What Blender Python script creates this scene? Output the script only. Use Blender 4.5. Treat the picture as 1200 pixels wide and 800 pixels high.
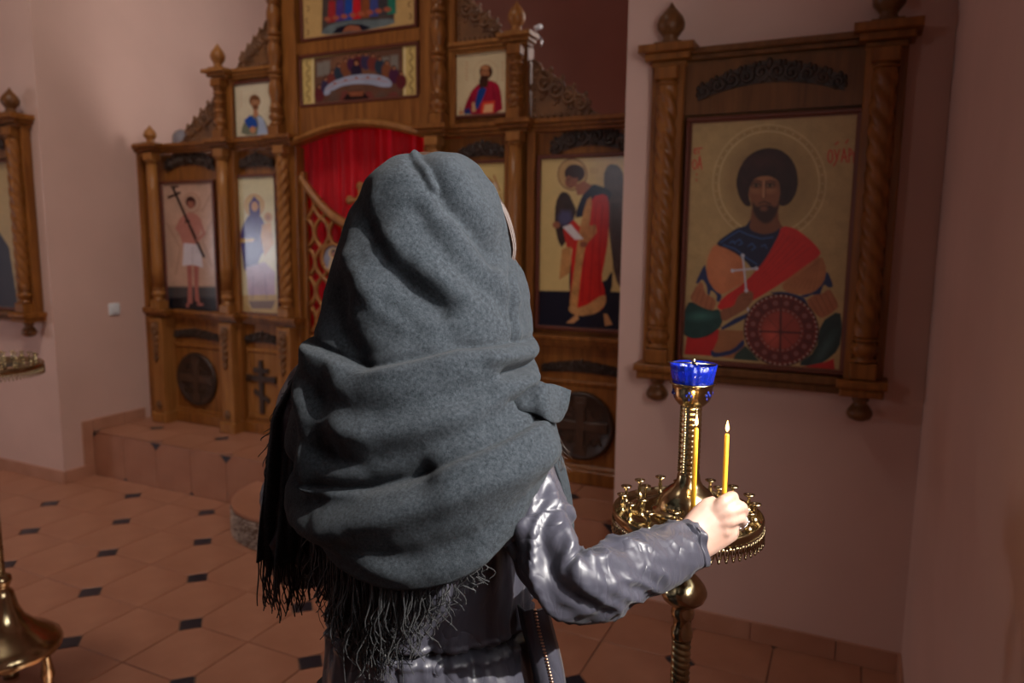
import bpy, math, random
import numpy as np
from mathutils import Vector
random.seed(5); RNG = np.random.default_rng(11)
for o in list(bpy.data.objects): bpy.data.objects.remove(o)
SC = bpy.context.scene; COL = SC.collection
PI = math.pi
# ------------------------------------------------------------------ camera
CAMH = 1.51; FPX = 863.0
PITCH, ROLL, YAW = math.radians(7.74), math.radians(-0.58), math.radians(25.2)
FH = np.array([-math.sin(YAW), math.cos(YAW), 0.]); RT = np.array([math.cos(YAW), math.sin(YAW), 0.]); ZZ = np.array([0, 0, 1.])
FW = FH*math.cos(PITCH) - ZZ*math.sin(PITCH); DN = -(FH*math.sin(PITCH) + ZZ*math.cos(PITCH))
CX = math.cos(ROLL)*RT + math.sin(ROLL)*DN; CY = -math.sin(ROLL)*RT + math.cos(ROLL)*DN
ORG = np.array([0, 0, CAMH])
from mathutils import Matrix
cam = bpy.data.cameras.new('camera'); camo = bpy.data.objects.new('camera', cam); COL.objects.link(camo)
camo.matrix_world = Matrix(((CX[0], -CY[0], -FW[0], 0), (CX[1], -CY[1], -FW[1], 0), (CX[2], -CY[2], -FW[2], CAMH), (0, 0, 0, 1)))
cam.sensor_width = 36; cam.lens = FPX/1200*36; cam.clip_start = 0.03
cam.dof.use_dof = True; cam.dof.focus_distance = 0.95; cam.dof.aperture_fstop = 4.5
SC.camera = camo
# ------------------------------------------------------------------ world, sun, lamps for assumed windows, overhead fill, exposure
wd = bpy.data.worlds.new('world'); SC.world = wd; wd.use_nodes = True
wd.node_tree.nodes['Background'].inputs[0].default_value = (0.62, 0.72, 0.9, 1)
wd.node_tree.nodes['Background'].inputs[1].default_value = 0.6
SC.view_settings.view_transform = 'Standard'; SC.view_settings.look = 'None'
SC.view_settings.exposure = 0.0; SC.view_settings.gamma = 1.0; SC.view_settings.use_curve_mapping = False

def light_sun(d, energy, angle, color):
    l = bpy.data.lights.new('sun', 'SUN'); l.energy = energy; l.angle = math.radians(angle); l.color = color
    o = bpy.data.objects.new('sun', l); COL.objects.link(o)
    o.rotation_euler = Vector(d).to_track_quat('-Z', 'Y').to_euler(); o.location = (1, -1, 4)
def light_area(name, loc, d, sx, sy, power, color, spread=180):
    l = bpy.data.lights.new(name, 'AREA'); l.shape = 'RECTANGLE'; l.size = sx; l.size_y = sy; l.energy = power; l.color = color; l.spread = math.radians(spread)
    o = bpy.data.objects.new(name, l); COL.objects.link(o)
    o.rotation_euler = Vector(d).to_track_quat('-Z', 'Z').to_euler(); o.location = loc
light_sun((-0.981*0.76, 0.192*0.76, -0.650), 10.5, 0.6, (1.0, 0.93, 0.85))
WIN_Y0, WIN_Y1, WIN_Z0, WIN_Z1 = 0.26, 1.08, 1.40, 2.41       # assumed window in the right wall, unseen beside the camera
light_area('assumed_right_window_lamp', (0.30, 0.68, 1.85), (-1, 0.15, -0.08), 0.83, 0.90, 24, (0.97, 0.94, 0.92), 158)  # area lamp set in the assumed right-hand window
light_area('overhead_fill', (-2.6, 1.0, 5.1), (-0.35, 0.30, -1), 1.1, 1.1, 38, (1.0, 0.90, 0.80), 108)  # added fill to brighten the walls from above; no opening in the ceiling
light_area('assumed_left_window_lamp', (-6.90, -0.15, 1.35), (1, 0.25, 0), 0.4, 0.8, 20, (0.86, 0.90, 1.0))  # bare lamp for an assumed window, sized for icon glare; wall behind is solid
light_area('assumed_back_window_lamp', (-3.35, -3.9, 2.60), (0.2, 1, -0.1), 0.35, 0.6, 7, (0.9, 0.93, 1.0))  # small lamp added for glare; its window is only assumed, none is built
light_area('assumed_altar_window_lamp', (-0.92, 4.45, 3.0), (-1, -0.42, -0.02), 0.9, 1.2, 13, (1.0, 0.92, 0.88), 100)  # lamp added for an assumed altar window, lights the upper left wall

# ------------------------------------------------------------------ helpers
def ray(u, v): return CX*(u-600)/FPX + CY*(v-400)/FPX + FW
def at_y(u, v, Y): d = ray(u, v); return ORG + d*(Y/d[1])
def at_d(u, v, dist): d = ray(u, v); return ORG + d*(dist/(d@FH))       # dist = level distance from the camera
def at_z(u, v, z): d = ray(u, v); return ORG + d*((z-CAMH)/d[2])
def srgb(r, g, b):
    f = lambda c: (c/12.92 if c <= 0.04045 else ((c+0.055)/1.055)**2.4)
    return (f(r/255), f(g/255), f(b/255))

def vnoise(P, seed=0):
    P = np.asarray(P, float); I = np.floor(P).astype(np.int64); f = P-I; f = f*f*(3-2*f); out = 0
    for dx in (0, 1):
        for dy in (0, 1):
            for dz in (0, 1):
                h = ((I[..., 0]+dx)*73856093) ^ ((I[..., 1]+dy)*19349663) ^ ((I[..., 2]+dz)*83492791) ^ (seed*2654435)
                h = (h ^ (h >> 13))*1274126177 & 0x7fffffff
                v = ((h ^ (h >> 16)) & 0xffff)/65535.0
                w = (f[..., 0] if dx else 1-f[..., 0])*(f[..., 1] if dy else 1-f[..., 1])*(f[..., 2] if dz else 1-f[..., 2])
                out = out + v*w
    return out*2-1

class MB:
    def __init__(s): s.V = []; s.F = []; s.S = []
    def add(s, V, F, smooth=True):
        b = len(s.V); s.V.extend([tuple(map(float, v)) for v in V])
        s.F.extend([tuple(b+i for i in f) for f in F]); s.S.extend([smooth]*len(F)); return s
    def box(s, x0, x1, y0, y1, z0, z1, ch=0.0):
        if x0 > x1: x0, x1 = x1, x0
        if ch <= 0:
            V = [(x, y, z) for x in (x0, x1) for y in (y0, y1) for z in (z0, z1)]
            return s.add(V, [(0, 1, 3, 2), (4, 6, 7, 5), (0, 4, 5, 1), (2, 3, 7, 6), (0, 2, 6, 4), (1, 5, 7, 3)], False)
        c = min(ch, (x1-x0)*.45, (z1-z0)*.45, (y1-y0)*.9)     # chamfer round the front (-Y) face
        o = [(x0, z0), (x1, z0), (x1, z1), (x0, z1)]; i = [(x0+c, z0+c), (x1-c, z0+c), (x1-c, z1-c), (x0+c, z1-c)]
        V = [(x, y1, z) for x, z in o]+[(x, y0+c, z) for x, z in o]+[(x, y0, z) for x, z in i]
        F = [(3, 2, 1, 0), (8, 9, 10, 11)]
        for k in range(4):
            j = (k+1) % 4; F += [(k, j, 4+j, 4+k), (4+k, 4+j, 8+j, 8+k)]
        return s.add(V, F, False)
    def grid(s, P, cu=False, cv=False, smooth=True):
        P = np.asarray(P); m, n = P.shape[:2]; F = []
        for i in range(m if cu else m-1):
            for j in range(n if cv else n-1):
                i2, j2 = (i+1) % m, (j+1) % n; F.append((i*n+j, i*n+j2, i2*n+j2, i2*n+j))
        return s.add(P.reshape(-1, 3), F, smooth)
    def lathe(s, prof, n=20, c=(0, 0, 0), fn=None, axis='z', smooth=True):
        prof = np.array(prof, float); th = np.arange(n)*2*PI/n
        R = np.repeat(prof[:, :1], n, 1); Z = np.repeat(prof[:, 1:2], n, 1); T = np.repeat(th[None], len(prof), 0)
        if fn: R = fn(R, T, Z)
        a, b = R*np.cos(T), R*np.sin(T)
        P = np.stack([a, b, Z], -1) if axis == 'z' else np.stack([a, -Z, b], -1)   # axis 'y': height points to -Y
        s.grid(P+np.array(c), cv=True, smooth=smooth)
        b0 = len(s.V)-len(prof)*n
        s.F.append(tuple(b0+i for i in range(n))[::-1]); s.S.append(False)
        s.F.append(tuple(b0+(len(prof)-1)*n+i for i in range(n))); s.S.append(False)
        return s
    def tube(s, pts, rad, n=6, caps=True, flat=None):
        P = np.array(pts, float); m = len(P); rad = np.broadcast_to(rad, (m,)) if np.ndim(rad) < 2 else np.array(rad)
        T = np.gradient(P, axis=0); T /= np.linalg.norm(T, axis=1)[:, None]+1e-12
        up = np.array([0.13, 0.21, 0.97]); 
        if abs(T[0]@up) > .9: up = np.array([0.97, 0.2, 0.1])
        N = up-T[0]*(T[0]@up); N /= np.linalg.norm(N); rings = []
        for i in range(m):
            N = N-T[i]*(N@T[i]); N /= np.linalg.norm(N)+1e-12; B = np.cross(T[i], N)
            a = np.arange(n)*2*PI/n
            rings.append(P[i]+rad[i]*(np.cos(a)[:, None]*N+np.sin(a)[:, None]*B))
        s.grid(np.array(rings), cv=True)
        if caps:
            b0 = len(s.V)-m*n; s.F.append(tuple(b0+i for i in range(n))[::-1]); s.F.append(tuple(b0+(m-1)*n+i for i in range(n))); s.S += [True, True]
        return s
    def prism(s, poly, y0, y1, smooth=False):          # outline in x,z pushed from y0 to y1
        n = len(poly); V = [(x, y0, z) for x, z in poly]+[(x, y1, z) for x, z in poly]
        F = [tuple(range(n)), tuple(range(2*n-1, n-1, -1))]+[(i, n+i, n+(i+1) % n, (i+1) % n) for i in range(n)]
        return s.add(V, F, smooth)
    def prismz(s, poly, z0, z1):
        n = len(poly); V = [(x, y, z0) for x, y in poly]+[(x, y, z1) for x, y in poly]
        return s.add(V, [tuple(range(n-1, -1, -1)), tuple(range(n, 2*n))]+[(i, (i+1) % n, n+(i+1) % n, n+i) for i in range(n)], False)
    def ell(s, c, r, nu=10, nv=7):
        a = np.linspace(-PI/2+.15, PI/2-.15, nv); t = np.arange(nu)*2*PI/nu
        P = np.stack([r[0]*np.cos(a)[:, None]*np.cos(t), r[1]*np.cos(a)[:, None]*np.sin(t), r[2]*np.sin(a)[:, None]*np.ones(nu)], -1)+np.array(c)
        s.grid(P, cv=True); b0 = len(s.V)-nu*nv
        s.F.append(tuple(b0+i for i in range(nu))[::-1]); s.F.append(tuple(b0+(nv-1)*nu+i for i in range(nu))); s.S += [True, True]
        return s
    def mesh(s, name):
        me = bpy.data.meshes.new(name); me.from_pydata(s.V, [], s.F)
        me.polygons.foreach_set('use_smooth', s.S); me.update(); return me

def wloc(o):
    p = np.zeros(3)
    while o is not None: p += np.array(o.location); o = o.parent
    return p
def thing(name, label, cat, loc=(0, 0, 0), group=None):
    o = bpy.data.objects.new(name, None); COL.objects.link(o); o.location = loc; o.empty_display_size = .05
    o['label'] = label; o['category'] = cat
    if group: o['group'] = group
    return o
def part(name, mb, m, parent=None, label=None, loc=None, world=True, kind=None):
    """one mesh object; with world=True the mesh was modelled in world coordinates"""
    me = mb.mesh(name) if isinstance(mb, MB) else mb
    if len(me.materials) == 0: me.materials.append(m)
    o = bpy.data.objects.new(name, me); COL.objects.link(o); o.parent = parent
    if loc is not None: o.location = loc
    elif world and parent is not None: o.location = tuple(-wloc(parent))
    if label: o['label'] = label
    if kind: o['kind'] = kind
    return o
def one(name, mb, m, label, cat, group=None, center=True):
    """a thing that is a single mesh: origin moved to its base"""
    if center:
        V = np.array(mb.V); c = (V.min(0)+V.max(0))/2; c[2] = V[:, 2].min(); mb.V = [tuple(v-c) for v in V]
    o = part(name, mb, m, None); o['label'] = label; o['category'] = cat
    if center: o.location = c
    if group: o['group'] = group
    return o
def struct(name, mb, m, parent=None):
    o = part(name, mb, m, parent); 
    if parent is None: o['kind'] = 'structure'
    return o
def bev(o, w=.002, seg=2):
    md = o.modifiers.new('bevel', 'BEVEL'); md.width = w; md.segments = seg; md.limit_method = 'ANGLE'; md.angle_limit = .6; return o

# ------------------------------------------------------------------ materials
MATS = {}
def mat(name, col, rough=.5, metal=0., spec=.5, **k):
    m = bpy.data.materials.new(name); m.use_nodes = True; nt = m.node_tree; b = nt.nodes['Principled BSDF']
    b.inputs['Base Color'].default_value = (*col, 1); b.inputs['Roughness'].default_value = rough
    b.inputs['Metallic'].default_value = metal; b.inputs['Specular IOR Level'].default_value = spec
    for kk, v in k.items(): b.inputs[kk.replace('_', ' ')].default_value = v
    MATS[name] = m; return m
def noisy(m, c1, c2, scale=8, detail=4, stretch=(1, 1, 1), bump=0., bscale=None, rough=None, lo=.3, hi=.7, dist=.002, distortion=0.):
    nt = m.node_tree; N = nt.nodes; L = nt.links; b = N['Principled BSDF']
    tc = N.new('ShaderNodeTexCoord'); mp = N.new('ShaderNodeMapping'); mp.inputs['Scale'].default_value = stretch
    L.new(tc.outputs['Object'], mp.inputs[0])
    n = N.new('ShaderNodeTexNoise'); n.inputs['Scale'].default_value = scale; n.inputs['Detail'].default_value = detail; n.inputs['Distortion'].default_value = distortion
    L.new(mp.outputs[0], n.inputs['Vector'])
    r = N.new('ShaderNodeValToRGB'); r.color_ramp.elements[0].position = lo; r.color_ramp.elements[1].position = hi
    r.color_ramp.elements[0].color = (*c1, 1); r.color_ramp.elements[1].color = (*c2, 1)
    L.new(n.outputs['Fac'], r.inputs[0]); L.new(r.outputs[0], b.inputs['Base Color'])
    if rough:
        mr = N.new('ShaderNodeMapRange'); mr.inputs['To Min'].default_value = rough[0]; mr.inputs['To Max'].default_value = rough[1]
        L.new(n.outputs['Fac'], mr.inputs[0]); L.new(mr.outputs[0], b.inputs['Roughness'])
    if bump:
        n2 = N.new('ShaderNodeTexNoise'); n2.inputs['Scale'].default_value = bscale or scale*3; n2.inputs['Detail'].default_value = 5
        L.new(mp.outputs[0], n2.inputs['Vector'])
        bp = N.new('ShaderNodeBump'); bp.inputs['Strength'].default_value = bump; bp.inputs['Distance'].default_value = dist
        L.new(n2.outputs['Fac'], bp.inputs['Height']); L.new(bp.outputs[0], b.inputs['Normal'])
    return m
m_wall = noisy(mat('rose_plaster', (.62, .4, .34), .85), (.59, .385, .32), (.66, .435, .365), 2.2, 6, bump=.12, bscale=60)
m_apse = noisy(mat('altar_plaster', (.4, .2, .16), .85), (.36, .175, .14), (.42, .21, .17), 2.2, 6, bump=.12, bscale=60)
m_ceil = mat('ceiling_paint', (.62, .5, .45), .9)
m_tile = noisy(mat('terracotta_tile', (.4, .17, .1), .42), (.31, .125, .070), (.41, .185, .110), 5, 6, bump=.08, bscale=70, rough=(.36, .52))
m_tiled = noisy(mat('black_glazed_inset', (.012, .013, .022), .3), (.010, .011, .02), (.018, .02, .03), 9, 4, bump=.05)
m_grout = mat('grout', (.17, .095, .065), .9)
m_skirt = noisy(mat('skirting_tile', (.42, .19, .12), .45), (.38, .17, .10), (.48, .24, .155), 5, 6, bump=.08, bscale=70)
m_oak = noisy(mat('oak_varnish', (.3, .13, .04), .38, spec=.3), (.155, .050, .010), (.30, .110, .023), 4.5, 7, (9, 9, .8), bump=.06, bscale=30, rough=(.30, .46), distortion=.6)
m_oakl = noisy(mat('light_oak_varnish', (.38, .17, .06), .36, spec=.3), (.23, .085, .019), (.37, .155, .042), 4.5, 7, (9, 9, .8), bump=.06, bscale=30, rough=(.28, .44), distortion=.6)
m_oakd = noisy(mat('brown_oak_case', (.2, .08, .03), .38, spec=.3), (.10, .038, .012), (.185, .075, .024), 4.5, 7, (9, 9, .8), bump=.06, bscale=30, rough=(.30, .46), distortion=.6)
m_carve = noisy(mat('dark_walnut_carving', (.035, .018, .011), .42), (.022, .010, .006), (.05, .024, .013), 14, 5, bump=.1)
m_carvem = noisy(mat('brown_carving', (.13, .055, .02), .42), (.10, .040, .014), (.21, .088, .030), 14, 5, bump=.1)
m_relief = noisy(mat('walnut_relief', (.08, .04, .022), .4), (.042, .020, .011), (.07, .034, .019), 14, 5)
m_moul = mat('red_brown_moulding', (.12, .03, .016), .38)
def curtain_mat(m):
    nt = m.node_tree; N = nt.nodes; b = N['Principled BSDF']; tr = N.new('ShaderNodeBsdfTranslucent'); mx = N.new('ShaderNodeMixShader'); mx.inputs[0].default_value = .5
    src = b.inputs['Base Color'].links[0].from_socket; nt.links.new(src, tr.inputs[0]); nt.links.new(b.outputs[0], mx.inputs[1]); nt.links.new(tr.outputs[0], mx.inputs[2]); nt.links.new(mx.outputs[0], N['Material Output'].inputs[0]); return m
m_curt = noisy(mat('red_curtain', (.55, .0, .012), .6, Sheen_Weight=.3), (.62, .0, .010), (.80, .003, .022), 3, 4, (6, 6, 1), bump=.05)
curtain_mat(m_curt)
m_brass = noisy(mat('polished_brass', (.45, .34, .17), .2, 1.), (.36, .275, .15), (.47, .375, .22), 25, 4, rough=(.12, .26))
m_brassd = noisy(mat('aged_brass', (.36, .26, .12), .3, 1.), (.24, .18, .085), (.36, .28, .15), 25, 4, rough=(.2, .36))
m_blue = mat('blue_glass', (.010, .035, .50), .06, Transmission_Weight=.7, IOR=1.45)
m_wax = mat('yellow_wax', (.80, .42, .03), .4, Subsurface_Weight=.3, Subsurface_Radius=(.01, .006, .002), Subsurface_Scale=.3)
m_wick = mat('burnt_wick', (.01, .008, .006), .9)
m_flame = mat('flame', (1, .6, .2), .5); b = m_flame.node_tree.nodes['Principled BSDF']
b.inputs['Emission Color'].default_value = (1., .55, .18, 1); b.inputs['Emission Strength'].default_value = 5
m_skin = noisy(mat('skin', (.62, .36, .28), .45, Subsurface_Weight=.15, Subsurface_Radius=(.012, .004, .002), Subsurface_Scale=.4), (.36, .22, .17), (.42, .27, .215), 30, 4, bump=.08, bscale=120)
m_hair = noisy(mat('dark_brown_hair', (.025, .013, .009), .4), (.016, .009, .006), (.045, .022, .014), 60, 3, (1, 1, .1))
m_silver = mat('silver', (.8, .8, .82), .12, 1.)
m_white = mat('white_plastic', (.75, .76, .78), .35)
m_lampg = mat('grey_glass', (.35, .34, .38), .1, Transmission_Weight=.6, IOR=1.3)
m_jacket = mat('slate_satin', (.031, .031, .043), .40, spec=.42, Sheen_Weight=.05)
m_seam = mat('jacket_stitching', (.02, .02, .027), .5)
m_zip = mat('copper_zip', (.55, .33, .22), .28, 1.)
m_trous = mat('black_trousers', (.02, .02, .024), .8)
m_boot = mat('black_leather', (.015, .014, .014), .4)
m_fringe = mat('black_scarf_thread', (.007, .008, .010), .75, Sheen_Weight=.08)
m_scarf = mat('charcoal_wool', (.06, .068, .075), .95, spec=.1, Sheen_Weight=.03, Sheen_Roughness=.5)
def wool(m):
    nt = m.node_tree; N = nt.nodes; L = nt.links; b = N['Principled BSDF']
    tc = N.new('ShaderNodeTexCoord')
    n = N.new('ShaderNodeTexNoise'); n.inputs['Scale'].default_value = 1300; n.inputs['Detail'].default_value = 3; L.new(tc.outputs['Object'], n.inputs['Vector'])
    n3 = N.new('ShaderNodeTexNoise'); n3.inputs['Scale'].default_value = 260; n3.inputs['Detail'].default_value = 5; L.new(tc.outputs['Object'], n3.inputs['Vector'])
    ad = N.new('ShaderNodeMath'); ad.operation = 'MULTIPLY_ADD'; ad.inputs[1].default_value = .4; L.new(n3.outputs['Fac'], ad.inputs[0]); 
    ml = N.new('ShaderNodeMath'); ml.operation = 'MULTIPLY'; ml.inputs[1].default_value = .6; L.new(n.outputs['Fac'], ml.inputs[0]); L.new(ml.outputs[0], ad.inputs[2])
    r = N.new('ShaderNodeValToRGB'); r.color_ramp.elements[0].position = .36; r.color_ramp.elements[1].position = .66
    r.color_ramp.elements[0].color = (.0062, .0080, .0100, 1); r.color_ramp.elements[1].color = (.036, .043, .051, 1)
    L.new(ad.outputs[0], r.inputs[0]); L.new(r.outputs[0], b.inputs['Base Color'])
    bp = N.new('ShaderNodeBump'); bp.inputs['Strength'].default_value = .7; bp.inputs['Distance'].default_value = .0018
    L.new(ad.outputs[0], bp.inputs['Height']); L.new(bp.outputs[0], b.inputs['Normal'])
wool(m_scarf)
def satin(m):
    nt = m.node_tree; N = nt.nodes; L = nt.links; b = N['Principled BSDF']; tc = N.new('ShaderNodeTexCoord')
    mp = N.new('ShaderNodeMapping'); mp.inputs['Scale'].default_value = (1, 1, .55); L.new(tc.outputs['Object'], mp.inputs[0])
    hs = []
    for sc_, dt in ((8.5, 2.0), (19, 1.4)):
        n = N.new('ShaderNodeTexNoise'); n.inputs['Scale'].default_value = sc_; n.inputs['Detail'].default_value = 2; n.inputs['Distortion'].default_value = dt; L.new(mp.outputs[0], n.inputs['Vector'])
        a = N.new('ShaderNodeMath'); a.operation = 'SUBTRACT'; a.inputs[1].default_value = .5; L.new(n.outputs['Fac'], a.inputs[0])
        c = N.new('ShaderNodeMath'); c.operation = 'ABSOLUTE'; L.new(a.outputs[0], c.inputs[0]); p = N.new('ShaderNodeMath'); p.operation = 'POWER'; p.inputs[1].default_value = .75; L.new(c.outputs[0], p.inputs[0]); hs.append(p)
    ad = N.new('ShaderNodeMath'); ad.operation = 'MULTIPLY_ADD'; ad.inputs[1].default_value = .22; L.new(hs[1].outputs[0], ad.inputs[0]); L.new(hs[0].outputs[0], ad.inputs[2])
    bp = N.new('ShaderNodeBump'); bp.inputs['Strength'].default_value = .5; bp.inputs['Distance'].default_value = .014
    L.new(ad.outputs[0], bp.inputs['Height']); L.new(bp.outputs[0], b.inputs['Normal'])
satin(m_jacket)
m_paint = mat('icon_painting', (1, 1, 1), .22, spec=.5); nt = m_paint.node_tree
ca = nt.nodes.new('ShaderNodeVertexColor'); ca.layer_name = 'paint'; nt.links.new(ca.outputs['Color'], nt.nodes['Principled BSDF'].inputs['Base Color'])
m_paintm = m_paint.copy(); m_paintm.name = 'icon_painting_matt'; m_paintm.node_tree.nodes['Principled BSDF'].inputs['Roughness'].default_value = .5

# ------------------------------------------------------------------ the room
XL, XP, XR = -4.36, -0.85, 0.22       # left wall of the recess, right edge of the opening, right wall
YW, YS, YI = 2.80, 3.00, 3.45         # wall front, step front, screen
m_far = mat('terracotta_floor', (.36, .155, .09), .45); nt = m_far.node_tree; br = nt.nodes.new('ShaderNodeTexBrick'); tc = nt.nodes.new('ShaderNodeTexCoord')
for k_, v_ in (('Scale', 1.), ('Mortar Size', .003), ('Brick Width', .3), ('Row Height', .3)): br.inputs[k_].default_value = v_
br.offset = 0; br.inputs['Color1'].default_value = (.31, .125, .07, 1); br.inputs['Color2'].default_value = (.40, .18, .105, 1); br.inputs['Mortar'].default_value = (.17, .095, .065, 1)
nt.links.new(tc.outputs['Object'], br.inputs['Vector']); nt.links.new(br.outputs['Color'], nt.nodes['Principled BSDF'].inputs['Base Color'])
struct('floor', MB().box(-7, 2, -4, 6, -.12, -.006), m_grout)
part('far_floor', MB().box(-7, -5.003, -4, 2.8, -.005, 0).box(-5.003, .22, -4, .138, -.005, 0).box(-5.003, -4.703, .138, .738, -.005, 0), m_far, bpy.data.objects['floor'])
FLOOR = bpy.data.objects['floor']
A = .30; TX, TY = -4.103, 2.538; CL = .056; G = .0022
def tile_mesh(par, w, h, th, clip, name):
    p = []; c = clip; g = G
    cor = [(g, g, 0), (w-g, g, 1), (w-g, h-g, 0), (g, h-g, 1)]
    for k, (x, y, q) in enumerate(cor):
        if q == par:
            sx, sy = (1, -1)[x > w/2], (1, -1)[y > h/2]
            a, b_ = (x, y+sy*c), (x+sx*c, y)
            p += [a, b_] if k in (0, 2) else [b_, a]
        else: p.append((x, y))
    mb = MB(); n = len(p); cx, cy = w/2, h/2; e = .0016
    q = [(cx+(x-cx)*(1-e*2/w), cy+(y-cy)*(1-e*2/h)) for x, y in p]
    V = [(x, y, -th) for x, y in p]+[(x, y, -e) for x, y in p]+[(x, y, 0) for x, y in q]
    F = [tuple(range(2*n, 3*n))]
    for k in range(n):
        j = (k+1) % n; F += [(k, j, n+j, n+k), (n+k, n+j, 2*n+j, 2*n+k)]
    mb.add(V, F, False); me = mb.mesh(name); return me
tm = [tile_mesh(0, A, A, .012, CL, 'tile'), tile_mesh(1, A, A, .012, CL, 'tile')]
dd = MB(); d = CL-.004; dd.prismz([(d, 0), (0, d), (-d, 0), (0, -d)], -.012, -.0004); dm = dd.mesh('inset')
for m in range(-3, 15):
    for n in range(-8, 1):
        x, y = TX+m*A, TY+n*A
        if x > XR-.02 or (x < -4.75 and y < .7): continue
        if y+A > YS-.01 and n > 0: continue
        part('tile', tm[(m+n) % 2], m_tile, FLOOR, loc=(x, y, 0))
        if (m+n) % 2 == 0 and y < 2.75 and x < XR-.06: part('inset', dm, m_tiled, FLOOR, loc=(x, y, 0))
ys = TY+A; cutm = [MB(), MB()]
for par in (0, 1):                       # last short row against the step
    w, h = A, YS-ys; c = CL; g = G
    p = [(g, g+c), (g+c, g), (w-g, g), (w-g, h), (g, h)] if par == 0 else [(g, g), (w-g-c, g), (w-g, g+c), (w-g, h), (g, h)]
    cutm[par].prismz(p, -.012, 0)
cutm = [c.mesh('tile') for c in cutm]
for m in range(-3, 15):
    x = TX+m*A
    if x > XR-.02 or x+A < XL: continue
    part('tile', cutm[(m+1) % 2], m_tile, FLOOR, loc=(x, ys, 0))
    if (m+1) % 2 == 0 and x < XR-.06: part('inset', dm, m_tiled, FLOOR, loc=(x, ys, 0))
# walls
struct('wall_left', MB().box(XL-.6, XL, YW+.02, 6, 0, 5.2), m_wall)
struct('wall_pillar', MB().box(-7, XL, YW, YW+.02, 0, 5.2), m_wall)
struct('wall_front', MB().box(XP, XR+.6, YW, YW+.75, 0, 5.2), m_wall)
struct('wall_altar_side', MB().box(XP+.05, XP+.6, YW+.75, 4.0, 0, 5.2).box(XP+.05, XP+.6, 4.9, 6, 0, 5.2).box(XP+.05, XP+.6, 4.0, 4.9, 0, 2.4).box(XP+.05, XP+.6, 4.0, 4.9, 3.6, 5.2), m_apse)  # the opening stands for the assumed altar window
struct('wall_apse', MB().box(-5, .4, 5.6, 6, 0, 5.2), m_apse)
wr = MB().box(XR, XR+.16, WIN_Y1, YW, 0, 5.2).box(XR, XR+.16, -4, WIN_Y0, 0, 5.2).box(XR, XR+.16, WIN_Y0, WIN_Y1, 0, WIN_Z0).box(XR, XR+.16, WIN_Y0, WIN_Y1, WIN_Z1, 5.2)
yc_, rw_ = (WIN_Y0+WIN_Y1)/2, (WIN_Y1-WIN_Y0)/2                 # unseen round head, shaped to trim the sunbeam off the visible floor
for sg in (-1, 1):
    pf = [(yc_+sg*rw_, WIN_Z1), (yc_+sg*rw_, WIN_Z1-rw_)]+[(yc_+sg*rw_*math.cos(q), WIN_Z1-rw_+rw_*math.sin(q)) for q in np.linspace(.08, PI/2, 14)]
    n_ = len(pf); wr.add([(XR, y, z) for y, z in pf]+[(XR+.16, y, z) for y, z in pf], [tuple(range(n_)), tuple(range(2*n_-1, n_-1, -1))]+[(i, n_+i, n_+(i+1) % n_, (i+1) % n_) for i in range(n_)], False)
struct('wall_right', wr, m_wall)
struct('wall_nave_left', MB().box(-7.3, -7, -4, 6, 0, 5.2), m_wall)
struct('wall_back', MB().box(-7, 1, -4.3, -4, 0, 5.2), m_wall)
struct('ceiling', MB().box(-7.3, 1, -4.3, 6, 5.2, 5.4), m_ceil)
# skirting of tile pieces
def skirt(name, cells):
    o = bpy.data.objects.new(name, None); COL.objects.link(o); o['kind'] = 'structure'
    for c in cells: bev(part('skirting_tile', MB().box(*c), m_skirt, o), .0015, 1)
    return o
t, hS = .012, .078
skirt('baseboard_left', [(XL-.0, XL+t, YW+.002, YS-.002, 0, hS), (XL, XL+t, YS-.072, YS-.004, hS+.003, .285+hS), (XL, XL+t, YS+.0, 3.22, .287, .285+hS), (XL, XL+t, 3.223, YI-.07, .287, .285+hS)])
skirt('baseboard_pillar', [(x, min(x+.297, XL+t), YW-t, YW, 0, hS) for x in np.arange(XL-.9, XL, .30)])
skirt('baseboard_front', [(max(XP, x), min(x+.297, XR-t), YW-t, YW, 0, hS) for x in np.arange(-.89, XR-.02, .30)])
skirt('baseboard_right', [(XR-t, XR, max(y, 1.2), min(y+.297, YW), 0, hS) for y in np.arange(1.1, YW, .30)])
# altar step with riser and top tiles
ZS = .285
st = struct('altar_step', MB().box(XL, XP+.04, YS+.012, 5.6, -.006, ZS-.012), m_grout)
P2 = .2875; x0 = -3.79-2*P2
def rtile(k):                            # riser tile: clipped corner top or bottom
    g = .0018; w = P2; h = ZS; c = .052; cb = .018
    if k % 2 == 0: p = [(g, g), (w-g-cb, g), (w-g, g+cb), (w-g, h), (g+c, h), (g, h-c)]
    else: p = [(g, g+cb), (g+cb, g), (w-g, g), (w-g, h-c), (w-g-c, h), (g, h)]
    mb = MB().prism(p, 0, .012); return mb.mesh('riser_tile')
rt = [rtile(0), rtile(1)]
triT = MB().prism([(-.05, ZS-.001), (0, ZS-.052), (.05, ZS-.001)], .0005, .012).mesh('riser_inset')
triB = MB().prism([(-.017, 0), (.017, 0), (0, .017)], .0005, .012).mesh('riser_inset')
for k in range(0, 13):
    x = x0+k*P2
    if x+P2 > XP+.3: break
    part('riser_tile', rt[k % 2], m_tile, st, loc=(x, YS, 0))
    if x > XL-.01: part('riser_inset', triT if k % 2 == 0 else triB, m_tiled, st, loc=(x, YS, 0))
DY = .245
tt = [tile_mesh(0, P2, DY, .012, .05, 'step_tile'), tile_mesh(1, P2, DY, .012, .05, 'step_tile')]
ds = MB().prismz([(.047, 0), (0, .047), (-.047, 0), (0, -.047)], -.012, -.0004).mesh('step_inset')
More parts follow.
